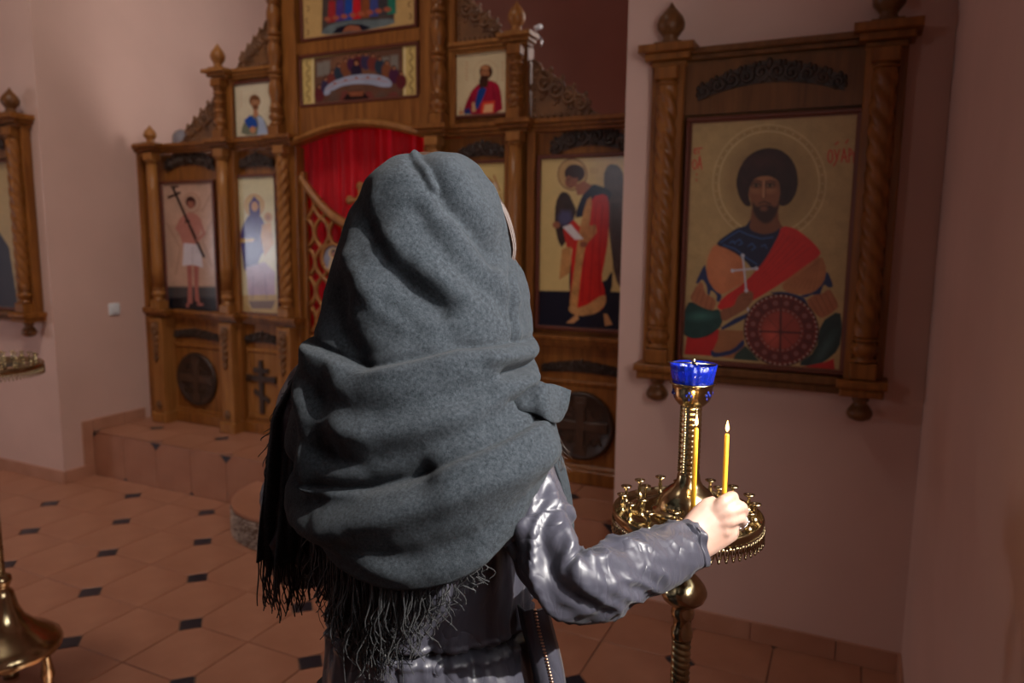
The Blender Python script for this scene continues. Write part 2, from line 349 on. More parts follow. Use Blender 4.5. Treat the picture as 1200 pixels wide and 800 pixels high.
for k in range(0, 13):
    for n in range(0, 2):
        x, y = x0+k*P2, YS+n*DY
        if x+P2 > XP+.3: continue
        part('step_tile', tt[(k+n) % 2], m_tile, st, loc=(x, y, ZS))
        if n == 1 and (k+n) % 2 == 0: part('step_inset', ds, m_tiled, st, loc=(x, y, ZS))
part('nosing', MB().tube([(XL, YS+.001, ZS-.003), (XP, YS+.001, ZS-.003)], .0035, 6), m_skirt, st)
# half-round ambo in front of the doors, with a patterned curved side
XC = -2.575
amb = thing('ambo', 'low half-round tiled ambo with a speckled mosaic rim against the altar step', 'step', (XC, YS, 0))
R0 = .41; aa = np.linspace(PI, 2*PI, 33); poly = [(XC+R0*math.cos(q), YS+.43*math.sin(q)) for q in aa]
part('top', MB().prismz(poly, .150, .165), m_tile, amb)
part('rim', MB().prismz([(XC+(x-XC)*.985, YS+(y-YS)*.985) for x, y in poly], 0, .150), m_grout, amb)
mz = MB()
for i in range(90):
    q = PI+(i+.5)*PI/90
    for j in range(8):
        if RNG.random() < .12: continue
        c = (XC+R0*math.cos(q), YS+.43*math.sin(q), .012+j*.0175)
        mz.ell(c, (.0075, .0075, .0075), 5, 3)
part('mosaic_pebbles', mz, noisy(mat('mosaic_pebbles', (.3, .2, .15), .5), (.10, .05, .035), (.55, .42, .34), 40, 2), amb, kind='stuff')
# light switch
sp = at_y(133, 361, 3.2); sw = thing('light_switch', 'small white square light switch on the pink side wall', 'switch', (XL, 3.2, 1.05))
bev(part('plate', MB().box(XL, XL+.008, 3.163, 3.240, 1.012, 1.088), m_white, sw), .002)
bev(part('rocker', MB().box(XL+.008, XL+.013, 3.177, 3.226, 1.026, 1.074), m_white, sw), .002)
# ------------------------------------------------------------------ painted panels: flat pictures rasterised to colour per vertex
class Canvas:
    """quad = photo pixel corners TL, TR, BR, BL of the flat panel; shapes are drawn in those coordinates"""
    def __init__(s, quad, w, h, bg):
        TL, TR, BR, BL = [np.array(q, float) for q in quad]
        a = (np.arange(w)/(w-1))[None, :, None]; b = (np.arange(h)/(h-1))[:, None, None]
        s.P = (TL*(1-a)+TR*a)*(1-b)+(BL*(1-a)+BR*a)*b; s.w, s.h = w, h
        s.C = np.ones((h, w, 3))*np.array(srgb(*bg)); s.aa = np.linalg.norm(TR-TL)/w*.8
        s.N = vnoise(np.dstack([s.P*.12, np.zeros((h, w, 1))]), 3); s.N2 = vnoise(np.dstack([s.P*.6, np.zeros((h, w, 1))]), 5)
    def mix(s, M, col, tex=0.):
        c = np.array(srgb(*col)); M = np.clip(M, 0, 1)[..., None]
        c = c*(1+tex*(.6*s.N+.4*s.N2))[..., None] if tex else c
        s.C = s.C*(1-M)+c*M; return s
    def mottle(s, k): s.C = s.C*(1+k*(.6*s.N+.5*s.N2))[..., None]; return s
    def sd(s, p):
        p = np.array(p, float); X, Y = s.P[..., 0], s.P[..., 1]; d = np.full(X.shape, 1e9); ins = np.zeros(X.shape, bool)
        for i in range(len(p)):
            a, b = p[i], p[(i+1) % len(p)]; e = b-a; L = e@e+1e-9
            t = np.clip(((X-a[0])*e[0]+(Y-a[1])*e[1])/L, 0, 1)
            d = np.minimum(d, np.hypot(X-a[0]-t*e[0], Y-a[1]-t*e[1]))
            cr = (a[1] > Y) != (b[1] > Y); ins ^= cr & (X < (b[0]-a[0])*(Y-a[1])/(b[1]-a[1]+1e-12)+a[0])
        return np.where(ins, -d, d)
    def poly(s, p, col, soft=0., a=1., tex=.12, edge=None):
        d = s.sd(smooth(p)); w = max(s.aa, soft)
        if edge: s.mix((.5-(d-edge[1])/w)*a, edge[0])
        return s.mix((.5-d/w)*a, col, tex)
    def ell(s, c, r, col, soft=0., a=1., tex=.1, ring=None, rot=0):
        x, y = s.P[..., 0]-c[0], s.P[..., 1]-c[1]
        if rot: x, y = x*math.cos(rot)+y*math.sin(rot), -x*math.sin(rot)+y*math.cos(rot)
        q = (np.hypot(x/r[0], y/r[1])-1)*min(r); w = max(s.aa, soft)
        if ring: q = np.abs(q)-ring
        return s.mix((.5-q/w)*a, col, tex)
    def line(s, p, wd, col, a=1., soft=0.):
        X, Y = s.P[..., 0], s.P[..., 1]; d = np.full(X.shape, 1e9)
        for q, r in zip(p[:-1], p[1:]):
            q, r = np.array(q, float), np.array(r, float); e = r-q; t = np.clip(((X-q[0])*e[0]+(Y-q[1])*e[1])/(e@e+1e-9), 0, 1)
            d = np.minimum(d, np.hypot(X-q[0]-t*e[0], Y-q[1]-t*e[1]))
        return s.mix((.5-(d-wd/2)/max(s.aa, soft))*a, col)
def smooth(p, it=1):
    p = np.array(p, float)
    if len(p) < 7: return p
    for _ in range(it):
        q = np.roll(p, -1, 0); p = np.stack([.78*p+.22*q, .22*p+.78*q], 1).reshape(-1, 2)
    return p
def panel(name, label, cat, rect, Y, cv, frame=.016, fdep=.014, m=None, group=None, fmat=None):
    """a framed flat picture: rect = X0,X1,Z0,Z1 in the room at depth Y"""
    x0, x1, z0, z1 = rect; t = thing(name, label, cat, ((x0+x1)/2, Y, z0), group)
    h, w = cv.h, cv.w
    X = np.linspace(x0, x1, w)[None]*np.ones((h, 1)); Zc = np.linspace(z1, z0, h)[:, None]*np.ones((1, w))
    V = np.stack([X, np.full(X.shape, Y), Zc], -1).reshape(-1, 3)-np.array(t.location)
    i = np.arange((h-1)*w).reshape(h-1, w)[:, :-1].ravel(); F = np.stack([i, i+w, i+w+1, i+1], 1)
    me = bpy.data.meshes.new('painting'); me.vertices.add(len(V)); me.vertices.foreach_set('co', V.ravel())
    me.loops.add(F.size); me.loops.foreach_set('vertex_index', F.ravel().astype(np.int32))
    me.polygons.add(len(F)); me.polygons.foreach_set('loop_start', np.arange(0, F.size, 4, dtype=np.int32)); me.update(calc_edges=True)
    at = me.color_attributes.new('paint', 'FLOAT_COLOR', 'POINT')
    at.data.foreach_set('color', np.dstack([np.clip(cv.C, 0, 1), np.ones((h, w, 1))]).ravel())
    o = part('painting', me, m or m_paint, t, world=False)
    part('backing_board', MB().box(x0-.004, x1+.004, Y+.002, Y+.014, z0-.004, z1+.004), m_moul, t)
    if frame:
        f = frame; mb = MB(); a, b_ = Y-fdep, Y+.014
        mb.box(x0-f, x1+f, a, b_, z1, z1+f, .004).box(x0-f, x1+f, a, b_, z0-f, z0, .004).box(x0-f, x0, a, b_, z0, z1, .004).box(x1, x1+f, a, b_, z0, z1, .004)
        part('frame', mb, fmat or m_moul, t)
    return t

def letters(cv, strokes, col, wd):
    for s_ in strokes: cv.line(s_, wd, col, .9)
def arc(c, r, a0, a1, n=14): return [(c[0]+r[0]*math.cos(a), c[1]+r[1]*math.sin(a)) for a in np.linspace(a0, a1, n)]

# ---- big icon in the case on the right: warrior with fur cap, red cloak, cross and round shield
def z1(x, y): return (790+x/4.705, 120+y/4.705)
def z2(x, y): return (790+x/4.445, 260+y/4.445)
def Z1(*p): return [z1(*q) for q in p]
def Z2(*p): return [z2(*q) for q in p]
def big_icon():
    c = Canvas([(807, 142), (1003, 132), (988, 430), (799, 424)], 250, 392, (172, 142, 94)); c.mottle(.13)
    c.ell((902, 211), (58, 58), (152, 122, 78), 10, .55)
    c.ell((902, 211), (66.5, 66.5), (200, 172, 124), 0, .75, ring=.6); c.ell((902, 211), (59, 59), (204, 178, 130), 0, .8, ring=.6); c.ell((902, 211), (62.7, 62.7), (150, 118, 72), 1.5, .6, ring=1.4)
    for k in range(40):
        q = k*2*PI/40; c.ell((902+62.7*math.cos(q), 211+62.7*math.sin(q)), (1.1, 1.1), (206, 180, 136), 0, .45)
    red = (190, 46, 30)
    # O A with title mark, O U A R
    letters(c, [arc(z1(104, 330), (2.5, 5.4), 0, 2*PI), Z1((124, 352), (134, 284), (147, 354)), Z1((126, 330), (143, 328)), Z1((98, 246), (148, 240)), arc(z1(108, 262), (1.8, 1.8), PI*.3, PI*1.7), Z1((128, 252), (128, 270)), Z1((117, 380), (118, 387)), Z1((117, 412), (118, 420))], red, 1.5)
    letters(c, [arc(z1(860, 284), (2.6, 7), 0, 2*PI), Z1((882, 250), (896, 300)), Z1((906, 248), (890, 312), (878, 334)), Z1((918, 312), (930, 244), (945, 314)), Z1((921, 290), (942, 288)), Z1((956, 314), (956, 244)), arc(z1(956, 261), (3, 3.6), -PI/2, PI/2), Z1((980, 318), (980, 262)), arc(z1(980, 300), (2.4, 3.4), -PI/2, PI/2), Z1((884, 222), (900, 208)), Z1((938, 214), (950, 196))], red, 1.6)
    sk, skd = (150, 96, 62), (84, 46, 28)
    c.poly(Z1((440, 560), (585, 555), (592, 640), (640, 690), (560, 715), (480, 715), (410, 672), (436, 620)), (118, 70, 44))
    # cloak and armour
    c.poly(Z2((380, 560), (400, 700), (470, 722), (430, 722), (215, 705), (235, 560)), (150, 96, 58))
    c.poly(Z2((215, 105), (185, 160), (172, 230), (185, 300), (225, 350), (262, 372), (330, 332), (385, 300), (392, 220), (345, 150), (270, 112)), (186, 108, 66), tex=.15)
    c.ell(z2(262, 225), (17, 24), (206, 128, 84), 14, .5)
    for k in range(5): c.line(Z2((330+k*8, 170+k*10), (280+k*18, 320)), .7, (150, 84, 48), .5)
    c.poly(Z2((70, 600), (250, 560), (245, 610), (205, 705), (55, 702)), (176, 28, 26))
    c.poly(Z2((575, 0), (640, 10), (710, 60), (760, 110), (778, 145), (700, 205), (580, 300), (440, 392), (330, 452), (230, 452), (262, 388), (390, 300), (500, 165), (540, 80)), (196, 34, 28), tex=.12)
    for k in range(6): c.line(Z2((590+k*26, 40+k*14), (480+k*20, 200+k*6), (300+k*22, 400-k*4)), .8, (120, 16, 18), .5)
    c.poly(Z2((778, 145), (805, 220), (792, 290), (742, 345), (672, 360), (590, 342), (578, 302), (700, 205)), (168, 104, 62), tex=.15)
    for k in range(7): c.line(Z2((770-k*6, 165+k*6), (740-k*24, 330-k*3)), .7, (120, 70, 38), .6)
    navy = (24, 30, 58)
    c.poly(Z1((405, 668), (440, 620), (425, 675), (470, 705), (520, 712), (575, 700), (605, 665), (590, 720), (545, 800), (470, 860), (430, 860), (330, 800), (230, 770), (300, 720)), navy)
    c.poly(Z2((215, 100), (360, 0), (420, 30), (480, 48), (540, 35), (572, 5), (540, 90), (500, 165), (460, 220), (430, 240), (400, 200), (345, 155), (270, 118)), navy)
    for p in (((250, 95), (300, 60), (350, 30), (400, 50), (470, 70), (530, 60)), ((265, 105), (330, 125), (400, 175), (450, 205)), ((330, 90), (355, 75), (370, 95), (350, 105)), ((400, 110), (420, 95), (440, 115), (420, 130)), ((470, 110), (490, 100), (500, 120)), ((300, 95), (318, 84), (330, 100))):
        c.line(Z2(*p), 1.1, (56, 92, 146), .9)
    for p in (((165, 205), (112, 312), (128, 318), (152, 288), (180, 330), (180, 372), (195, 378), (200, 345), (235, 372), (232, 410), (252, 408), (264, 372), (225, 352), (186, 300), (172, 235)), ((805, 220), (842, 310), (815, 318), (792, 296), (775, 350), (770, 380), (752, 378), (745, 350), (700, 375), (672, 362), (742, 345), (792, 290)), ((510, 352), (590, 342), (672, 362), (700, 378), (720, 420), (640, 380), (560, 362))):
        c.poly(Z2(*p), (30, 42, 82), tex=.2)
    tan = (158, 94, 60)
    c.poly(Z2((128, 318), (75, 400), (150, 440), (215, 462), (235, 408), (200, 380), (170, 372), (152, 300)), tan); c.poly(Z2((820, 318), (872, 412), (820, 460), (775, 482), (700, 392), (745, 355), (785, 350)), tan)
    for k in range(5):
        c.line(Z2((118+k*24, 330+k*14), (88+k*27, 402+k*14)), .8, (110, 60, 36), .8); c.line(Z2((726+k*24, 382-k*14), (776+k*22, 476-k*15)), .8, (110, 60, 36), .8)
    c.poly(Z2((85, 412), (62, 450), (48, 520), (52, 590), (85, 608), (125, 612), (200, 590), (268, 530), (252, 450), (205, 462), (150, 445)), (22, 58, 54), tex=.3, edge=((8, 20, 22), .8)); c.ell(z2(150, 490), (16, 5), (60, 110, 100), 6, .6, rot=-.1)
    c.poly(Z2((250, 452), (330, 432), (345, 380), (380, 350), (430, 345), (434, 390), (400, 440), (340, 478), (268, 522)), (134, 82, 54)); c.line(Z2((372, 372), (430, 366)), .6, skd, .7); c.line(Z2((380, 392), (430, 386)), .6, skd, .7); c.line(Z2((300, 440), (318, 490)), .6, skd, .6)
    c.poly(Z2((260, 548), (330, 498), (420, 455), (400, 490), (330, 530), (265, 562)), (30, 42, 82)); c.poly(Z2((205, 668), (235, 690), (330, 665), (385, 600), (392, 640), (330, 690), (230, 714), (205, 704)), (30, 42, 82)); 
    c.poly(Z2((340, 690), (395, 640), (470, 722), (330, 718)), (40, 58, 50))
    gr = (196, 196, 206)
    for p in (((372, 158), (394, 345)), ((318, 241), (446, 226)), ((405, 440), (412, 486))): c.line(Z2(*p), 1.9, gr)
    for p in ((372, 160), (318, 241), (446, 226), (394, 345)): c.ell(z2(*p), (2.2, 2.2), gr)
    c.poly(Z2((872, 430), (886, 520), (872, 640), (800, 712), (740, 735), (660, 735), (760, 650), (778, 500)), (26, 46, 46), tex=.3); c.ell(z2(800, 640), (5, 22), (70, 96, 92), 6, .5, rot=.5)
    c.poly(Z2((846, 690), (852, 748), (700, 740), (800, 712)), (176, 28, 26))
    C0 = z2(577, 550)
    c.ell(C0, (43, 43), (96, 34, 28), 0); c.ell(C0, (43, 43), (60, 20, 18), 0, .9, ring=.8); c.ell(C0, (40, 40), (116, 46, 36), 0, .8, ring=1.2)
    c.ell(C0, (26, 26), (138, 56, 44)); c.ell(C0, (24, 24), (70, 26, 24), 0, .9, ring=.5); c.ell(C0, (21, 21), (146, 58, 46)); c.ell((C0[0]-10, C0[1]+6), (9, 14), (196, 84, 66), 8, .6)
    for k in range(16):
        q = k*PI/8; e = (math.cos(q), math.sin(q)); c.line([(C0[0]+27*e[0], C0[1]+27*e[1]), (C0[0]+39*e[0], C0[1]+39*e[1])], 1., (58, 22, 22), .9)
        q += PI/16; e = (math.cos(q), math.sin(q)); c.ell((C0[0]+33*e[0], C0[1]+33*e[1]), (2.6, 2.6), (150, 96, 92), 0, .7); c.ell((C0[0]+33*e[0], C0[1]+33*e[1]), (1.2, 1.2), (84, 40, 42))
    for k in range(44): q = k*2*PI/44; c.ell((C0[0]+41.3*math.cos(q), C0[1]+41.3*math.sin(q)), (.9, .9), (206, 180, 168), 0, .9)
    for k in range(26): q = k*2*PI/26; c.ell((C0[0]+24.5*math.cos(q), C0[1]+24.5*math.sin(q)), (.7, .7), (190, 160, 150), 0, .8)
    for p in (((577, 440), (577, 660)), ((470, 560), (680, 560))): c.line(Z2(*p), 2.2, (64, 26, 26), .9)
    for p in (((505, 480), (650, 640)), ((650, 480), (505, 640))): c.line(Z2(*p), .8, (84, 32, 30), .8)
    # head
    c.poly(Z1((440, 395), (480, 380), (540, 378), (585, 395), (605, 470), (596, 550), (575, 605), (545, 640), (510, 648), (472, 620), (445, 575), (428, 505), (428, 450)), (126, 76, 48))
    c.poly(Z1((445, 530), (470, 560), (500, 545), (540, 545), (575, 560), (598, 520), (580, 600), (545, 644), (508, 650), (470, 622), (445, 580)), (52, 26, 18), 3)
    c.ell(z1(508, 568), (4.5, 3), (120, 72, 50), 2, .8); c.line(Z1((478, 540), (508, 528), (545, 540)), 1.3, (40, 20, 14)); c.line(Z1((488, 552), (530, 552)), .9, (96, 44, 34))
    c.ell(z1(508, 402), (13, 4), (158, 104, 68), 5, .8)
    for x in (463, 540):
        c.ell(z1(x, 468), (7, 4), (150, 98, 64), 4, .7); c.ell(z1(x, 440), (6.5, 3.2), (70, 38, 24), 2, .8); c.ell(z1(x, 441), (3.8, 1.3), (150, 112, 82), 0, .8); c.ell(z1(x, 441), (1.9, 1.5), (20, 10, 8))
        c.line(Z1((x-34, 424), (x, 414), (x+32, 422)), 1.2, (40, 20, 14)); c.line(Z1((x-28, 434), (x, 428), (x+28, 436)), .7, (40, 20, 14))
    c.line(Z1((506, 420), (505, 508)), 2.2, (178, 124, 88), 1, 1.5); c.line(Z1((514, 420), (516, 505), (508, 514), (494, 508)), .8, (70, 36, 22))
    for x in (420, 602): c.ell(z1(x, 490), (3, 5.5), (132, 80, 52))
    cap = [(352, 430), (365, 362), (400, 302), (450, 262), (520, 241), (590, 250), (642, 286), (677, 342), (690, 420), (680, 482), (650, 532), (614, 550), (592, 540), (603, 470), (592, 412), (540, 384), (480, 388), (440, 410), (424, 450), (414, 500), (436, 555), (402, 548), (370, 502)]
    c.poly(Z1(*cap), (44, 20, 18), tex=.5, edge=((24, 10, 10), .8)); c.ell(z1(510, 315), (24, 9), (66, 32, 28), 8, .5)
    b_ = c.C; k = 3                       # thin painted border
    bc = np.array(srgb(116, 62, 36)); b_[:k] = bc; b_[-k:] = bc; b_[:, :k] = bc; b_[:, -k:] = bc
    return c

def haloed(c, ctr, r, col, ring):
    c.ell(ctr, (r, r), col); c.ell(ctr, (r, r), ring, 0, .9, ring=.5)
def head(c, x, y, r, hair, skin=(150, 92, 64), beard=None, turn=0):
    c.ell((x, y-r*.15), (r*1.0, r*1.12), hair); c.ell((x+turn, y+r*.2), (r*.66, r*.92), skin)
    if beard: c.ell((x+turn, y+r*.95), (r*.55, r*.55), beard, r*.3)
    c.ell((x+turn, y-r*.62), (r*.7, r*.35), hair)
    for s_ in (-.28, .28): c.ell((x+turn+s_*r, y+.12*r), (r*.14, r*.09), (40, 22, 16))
    c.line([(x+turn, y+.1*r), (x+turn-.04*r, y+.45*r)], r*.12, (190, 134, 98)); c.line([(x+turn-.2*r, y+.68*r), (x+turn+.2*r, y+.68*r)], r*.1, (100, 46, 36))
def pic_paul():
    c = Canvas([(532, 65), (598, 57), (598, 131), (533, 136)], 110, 122, (206, 186, 148)); c.mottle(.06)
    c.ell((570, 86), (14.5, 16), (176, 110, 84), 0, .5, ring=.25)
    for x in (547, 589):
        for k in range(6): c.line([(x-.9, 72+k*4), (x+1.2, 74+k*4)], .8, (178, 80, 60), .6)
    c.poly([(543, 134), (546, 122), (553, 106), (562, 97), (574, 93), (584, 97), (588, 108), (590, 133)], (150, 22, 48), tex=.2)
    c.poly([(561, 105), (566, 101), (571, 104), (567, 115), (561, 127), (556, 128)], (20, 60, 130)); c.poly([(545, 128), (551, 126), (553, 133), (545, 134)], (22, 50, 110)); c.poly([(554, 120), (557, 119), (559, 130), (554, 131)], (196, 150, 110))
    c.poly([(566, 119), (581, 117), (580, 132), (564, 133)], (206, 60, 44)); c.poly([(569, 122), (579, 121), (578, 131), (567, 132)], (222, 166, 120)); c.ell((541, 132), (3, 2.2), (190, 130, 90)); c.line([(540, 126), (542, 132)], 1, (190, 130, 90))
    c.line([(578, 100), (580, 116)], .8, (96, 10, 30)); c.line([(553, 112), (548, 130)], .8, (96, 10, 30))
    head(c, 570, 85, 7.6, (66, 36, 22), (166, 106, 70), (60, 32, 22), -1.2); c.ell((569, 79), (5, 3), (176, 118, 80), 2); c.poly([(564, 88), (573, 88), (572, 101), (563, 103), (562, 95)], (62, 34, 24), 1)
    return c
def pic_john():
    c = Canvas([(275, 101), (321, 94), (321, 157), (277, 161)], 90, 122, (206, 192, 164)); c.mottle(.06)
    c.ell((299, 120), (11, 12), (190, 150, 120), 0, .4, ring=.25)
    for k in range(5): c.line([(282, 108+k*4), (283.5, 109+k*4)], .8, (190, 110, 84), .6)
    c.poly([(282, 159), (284, 147), (290, 138), (298, 133), (305, 134), (311, 142), (315, 157)], (112, 112, 92)); c.poly([(286, 141), (293, 135), (300, 140), (302, 147), (294, 152), (289, 147)], (24, 70, 150), tex=.2); c.poly([(301, 134), (308, 138), (314, 156), (301, 158), (303, 146)], (160, 172, 196), tex=.15)
    c.ell((296, 152), (3.4, 4), (190, 132, 96)); head(c, 299, 119, 6.6, (112, 72, 44), (176, 124, 88), (118, 76, 48), .6); c.poly([(297, 128), (302, 128), (303, 136), (297, 137)], (170, 116, 84))
    return c
def pic_mother():
    c = Canvas([(278, 208), (323, 207), (326, 368), (281, 364)], 100, 270, (206, 196, 160)); c.mottle(.1)
    c.ell((299, 240), (11.5, 13), (196, 166, 120)); c.ell((299, 240), (11.5, 13), (180, 100, 76), 0, .6, ring=.4)
    c.poly([(284, 300), (281, 276), (285, 262), (293, 250), (300, 248), (308, 254), (313, 268), (312, 290), (304, 302), (300, 318), (286, 318)], (74, 66, 128), tex=.2)
    c.poly([(293, 238), (299, 229), (305, 236), (306, 250), (300, 258), (293, 250)], (70, 60, 120)); c.ell((299.5, 241), (4, 5.6), (196, 150, 116))
    c.poly([(288, 312), (310, 306), (322, 318), (322, 352), (290, 352)], (176, 150, 172), tex=.2); c.poly([(282, 278), (298, 278), (298, 282), (282, 283)], (196, 160, 92))
    c.ell((315, 254), (5, 6), (190, 150, 110)); c.ell((315, 254), (2.6, 3.4), (160, 112, 84)); c.poly([(308, 262), (318, 260), (321, 285), (310, 300), (306, 276)], (196, 150, 104), tex=.2)
    c.poly([(283, 345), (324, 345), (326, 368), (281, 364)], (190, 160, 112)); c.poly([(290, 352), (322, 352), (318, 362), (294, 361)], (128, 104, 96))
    for p in (((293, 252), (288, 290)), ((301, 256), (304, 298)), ((296, 322), (295, 350)), ((310, 320), (312, 350))): c.line(p, .7, (52, 44, 100), .6)
    return c
def pic_loin():
    c = Canvas([(192, 217), (250, 212), (254, 364), (197, 362)], 120, 290, (186, 150, 130)); c.mottle(.14)
    c.poly([(194, 343), (254, 335), (254, 365), (196, 363)], (24, 26, 34)); c.poly([(194, 336), (254, 334), (254, 347), (196, 349)], (70, 66, 68), 3)
    for p in (((196, 262), (212, 290), (206, 320)), ((252, 250), (238, 280), (248, 310)), ((250, 222), (238, 246))): c.line(p, 1.2, (120, 80, 62), .5, 2)
    c.ell((226, 237), (9.5, 11), (166, 120, 100), 0, .8, ring=.5)
    c.poly([(213, 254), (221, 248), (231, 249), (238, 257), (236, 270), (231, 280), (231, 290), (216, 290), (212, 276), (208, 270)], (176, 116, 104), tex=.1)
    c.poly([(216, 284), (235, 285), (238, 312), (226, 309), (214, 311)], (206, 198, 206)); c.line([(226, 288), (226, 308)], .7, (150, 140, 152), .7)
    c.poly([(219, 310), (225, 310), (225, 355), (219, 357), (220, 335)], (166, 100, 92)); c.poly([(227, 310), (233, 311), (232, 340), (234, 355), (228, 352)], (166, 100, 92)); c.ell((234, 356), (4, 1.8), (160, 96, 88)); c.ell((219, 358), (2, 3), (160, 96, 88))
    c.line([(205, 222), (239, 299)], 3.2, (30, 18, 18)); c.line([(199, 232), (212, 226)], 3, (30, 18, 18)); c.line([(202, 220), (210, 219)], 2.2, (30, 18, 18)); c.ell((221, 259), (3, 3), (40, 22, 20)); c.line([(213, 257), (208, 268), (220, 262)], 3.4, (170, 110, 98)); c.line([(236, 260), (240, 272), (232, 280)], 3.2, (170, 110, 98))
    head(c, 225, 237, 6, (60, 30, 26), (150, 92, 78)); return c
def pic_angel():
    c = Canvas([(634, 187), (731, 181), (730, 388), (632, 382)], 170, 350, (206, 178, 118)); c.mottle(.07)
    q = lambda x, y: (640+x*.2874, 170+y*.2874); Q = lambda *p: [q(*a) for a in p]
    c.poly(Q((-30, 594), (310, 598), (310, 760), (-30, 750)), (18, 24, 40)); 
    c.ell(q(105, 116), (16.5, 18), (186, 150, 96)); c.ell(q(105, 116), (16.5, 18), (110, 60, 40), 0, .9, ring=.6)
    wing = (54, 38, 34)
    c.poly(Q((35, 320), (38, 230), (60, 186), (90, 190), (110, 230), (124, 262), (112, 300), (70, 420), (50, 390)), wing, tex=.3); c.poly(Q((45, 290), (60, 260), (100, 262), (112, 300), (80, 330), (52, 318)), (74, 72, 104), 4, .7)
    c.poly(Q((225, 120), (245, 70), (285, 76), (306, 120), (308, 420), (304, 590), (280, 540), (262, 420), (240, 240)), (80, 62, 58), tex=.3)
    for k in range(5): c.line(Q((262+k*9, 230), (272+k*7, 520)), .8, (40, 28, 26), .8)
    c.poly(Q((122, 262), (150, 190), (182, 150), (240, 170), (262, 190), (240, 240), (120, 300)), (26, 30, 52))
    c.poly(Q((95, 530), (112, 420), (160, 560), (240, 560), (270, 500), (268, 594), (240, 660), (104, 650)), (22, 24, 40))
    c.poly(Q((70, 340), (112, 300), (140, 330), (128, 380), (110, 420), (86, 412)), (190, 44, 34)); c.poly(Q((66, 420), (104, 410), (100, 520), (56, 548)), (180, 128, 76), tex=.35)
    c.poly(Q((182, 205), (240, 190), (252, 240), (250, 380), (238, 470), (226, 540), (244, 600), (236, 680), (150, 690), (100, 660), (106, 560), (104, 430), (130, 350)), (196, 36, 30), tex=.14)
    c.poly(Q((160, 220), (186, 200), (176, 330), (150, 470), (136, 620), (128, 692), (96, 676), (116, 520), (130, 380)), (186, 132, 78), tex=.4)
    c.poly(Q((140, 330), (200, 318), (206, 350), (150, 420), (138, 416)), (176, 116, 68), tex=.4); c.poly(Q((96, 655), (150, 668), (244, 600), (248, 648), (210, 690), (140, 702), (98, 682)), (190, 138, 86), tex=.4)
    for p in (((200, 230), (190, 420), (180, 640)), ((226, 240), (216, 430), (222, 600)), ((158, 440), (150, 640))): c.line(Q(*p), .9, (120, 14, 20), .7)
    c.poly(Q((68, 330), (102, 318), (152, 378), (120, 382)), (214, 206, 206)); c.ell(q(42, 322), (4.5, 4), (150, 92, 66)); c.ell(q(154, 400), (4.5, 3.4), (130, 74, 52))
    c.poly(Q((86, 730), (120, 700), (130, 690), (140, 712), (118, 730)), (190, 138, 92)); c.poly(Q((238, 690), (252, 690), (274, 735), (244, 742)), (190, 138, 92))
    c.ell(q(114, 112), (11.5, 10.5), (52, 28, 24)); c.ell(q(102, 142), (7, 8.6), (140, 84, 60), 0, rot=.5); c.ell(q(118, 104), (10, 7.5), (52, 28, 24)); c.poly(Q((116, 160), (150, 140), (182, 160), (150, 196), (126, 200)), (150, 92, 66)); 
    c.line(Q((82, 140), (100, 132)), .8, (40, 20, 16)); c.line(Q((92, 136), (88, 158)), .8, (90, 48, 36)); c.line(Q((92, 168), (104, 166)), .8, (90, 40, 34))
    for k in range(4): c.line(Q((176+k*9, 88), (176+k*9, 112)), .7, (150, 100, 70), .6)
    return c
def pic_saviour():
    c = Canvas([(553, 192), (598, 190), (597, 376), (552, 376)], 90, 260, (206, 180, 118)); c.mottle(.07)
    c.ell((571, 222), (16, 18), (190, 150, 100)); c.ell((571, 222), (16, 18), (150, 96, 66), 0, .9, ring=.5); c.line([(586, 214), (586, 232)], 4, (214, 196, 170)); c.line([(585, 204), (590, 222)], 1, (150, 70, 50))
    for k in range(3): c.line([(590+k*2, 224), (590+k*2, 232)], .7, (150, 90, 60), .7)
    head(c, 566, 222, 9, (70, 38, 24), (160, 104, 70), (70, 40, 28)); c.poly([(553, 245), (566, 238), (580, 244), (588, 260), (590, 350), (553, 350)], (46, 58, 110), tex=.2); c.poly([(553, 250), (566, 250), (570, 350), (553, 350)], (150, 40, 36), tex=.2); c.poly([(553, 350), (597, 350), (597, 376), (553, 376)], (30, 30, 40))
    return c
def vines(c, x, y0, y1):
    for k in range(8):
        y = y0+(y1-y0)*(k+.5)/8; c.line(arc((x, y), (1.8, 2.6), (0 if k % 2 else PI)-1.8, (0 if k % 2 else PI)+1.8, 8), 1.1, (84, 52, 34), .8)
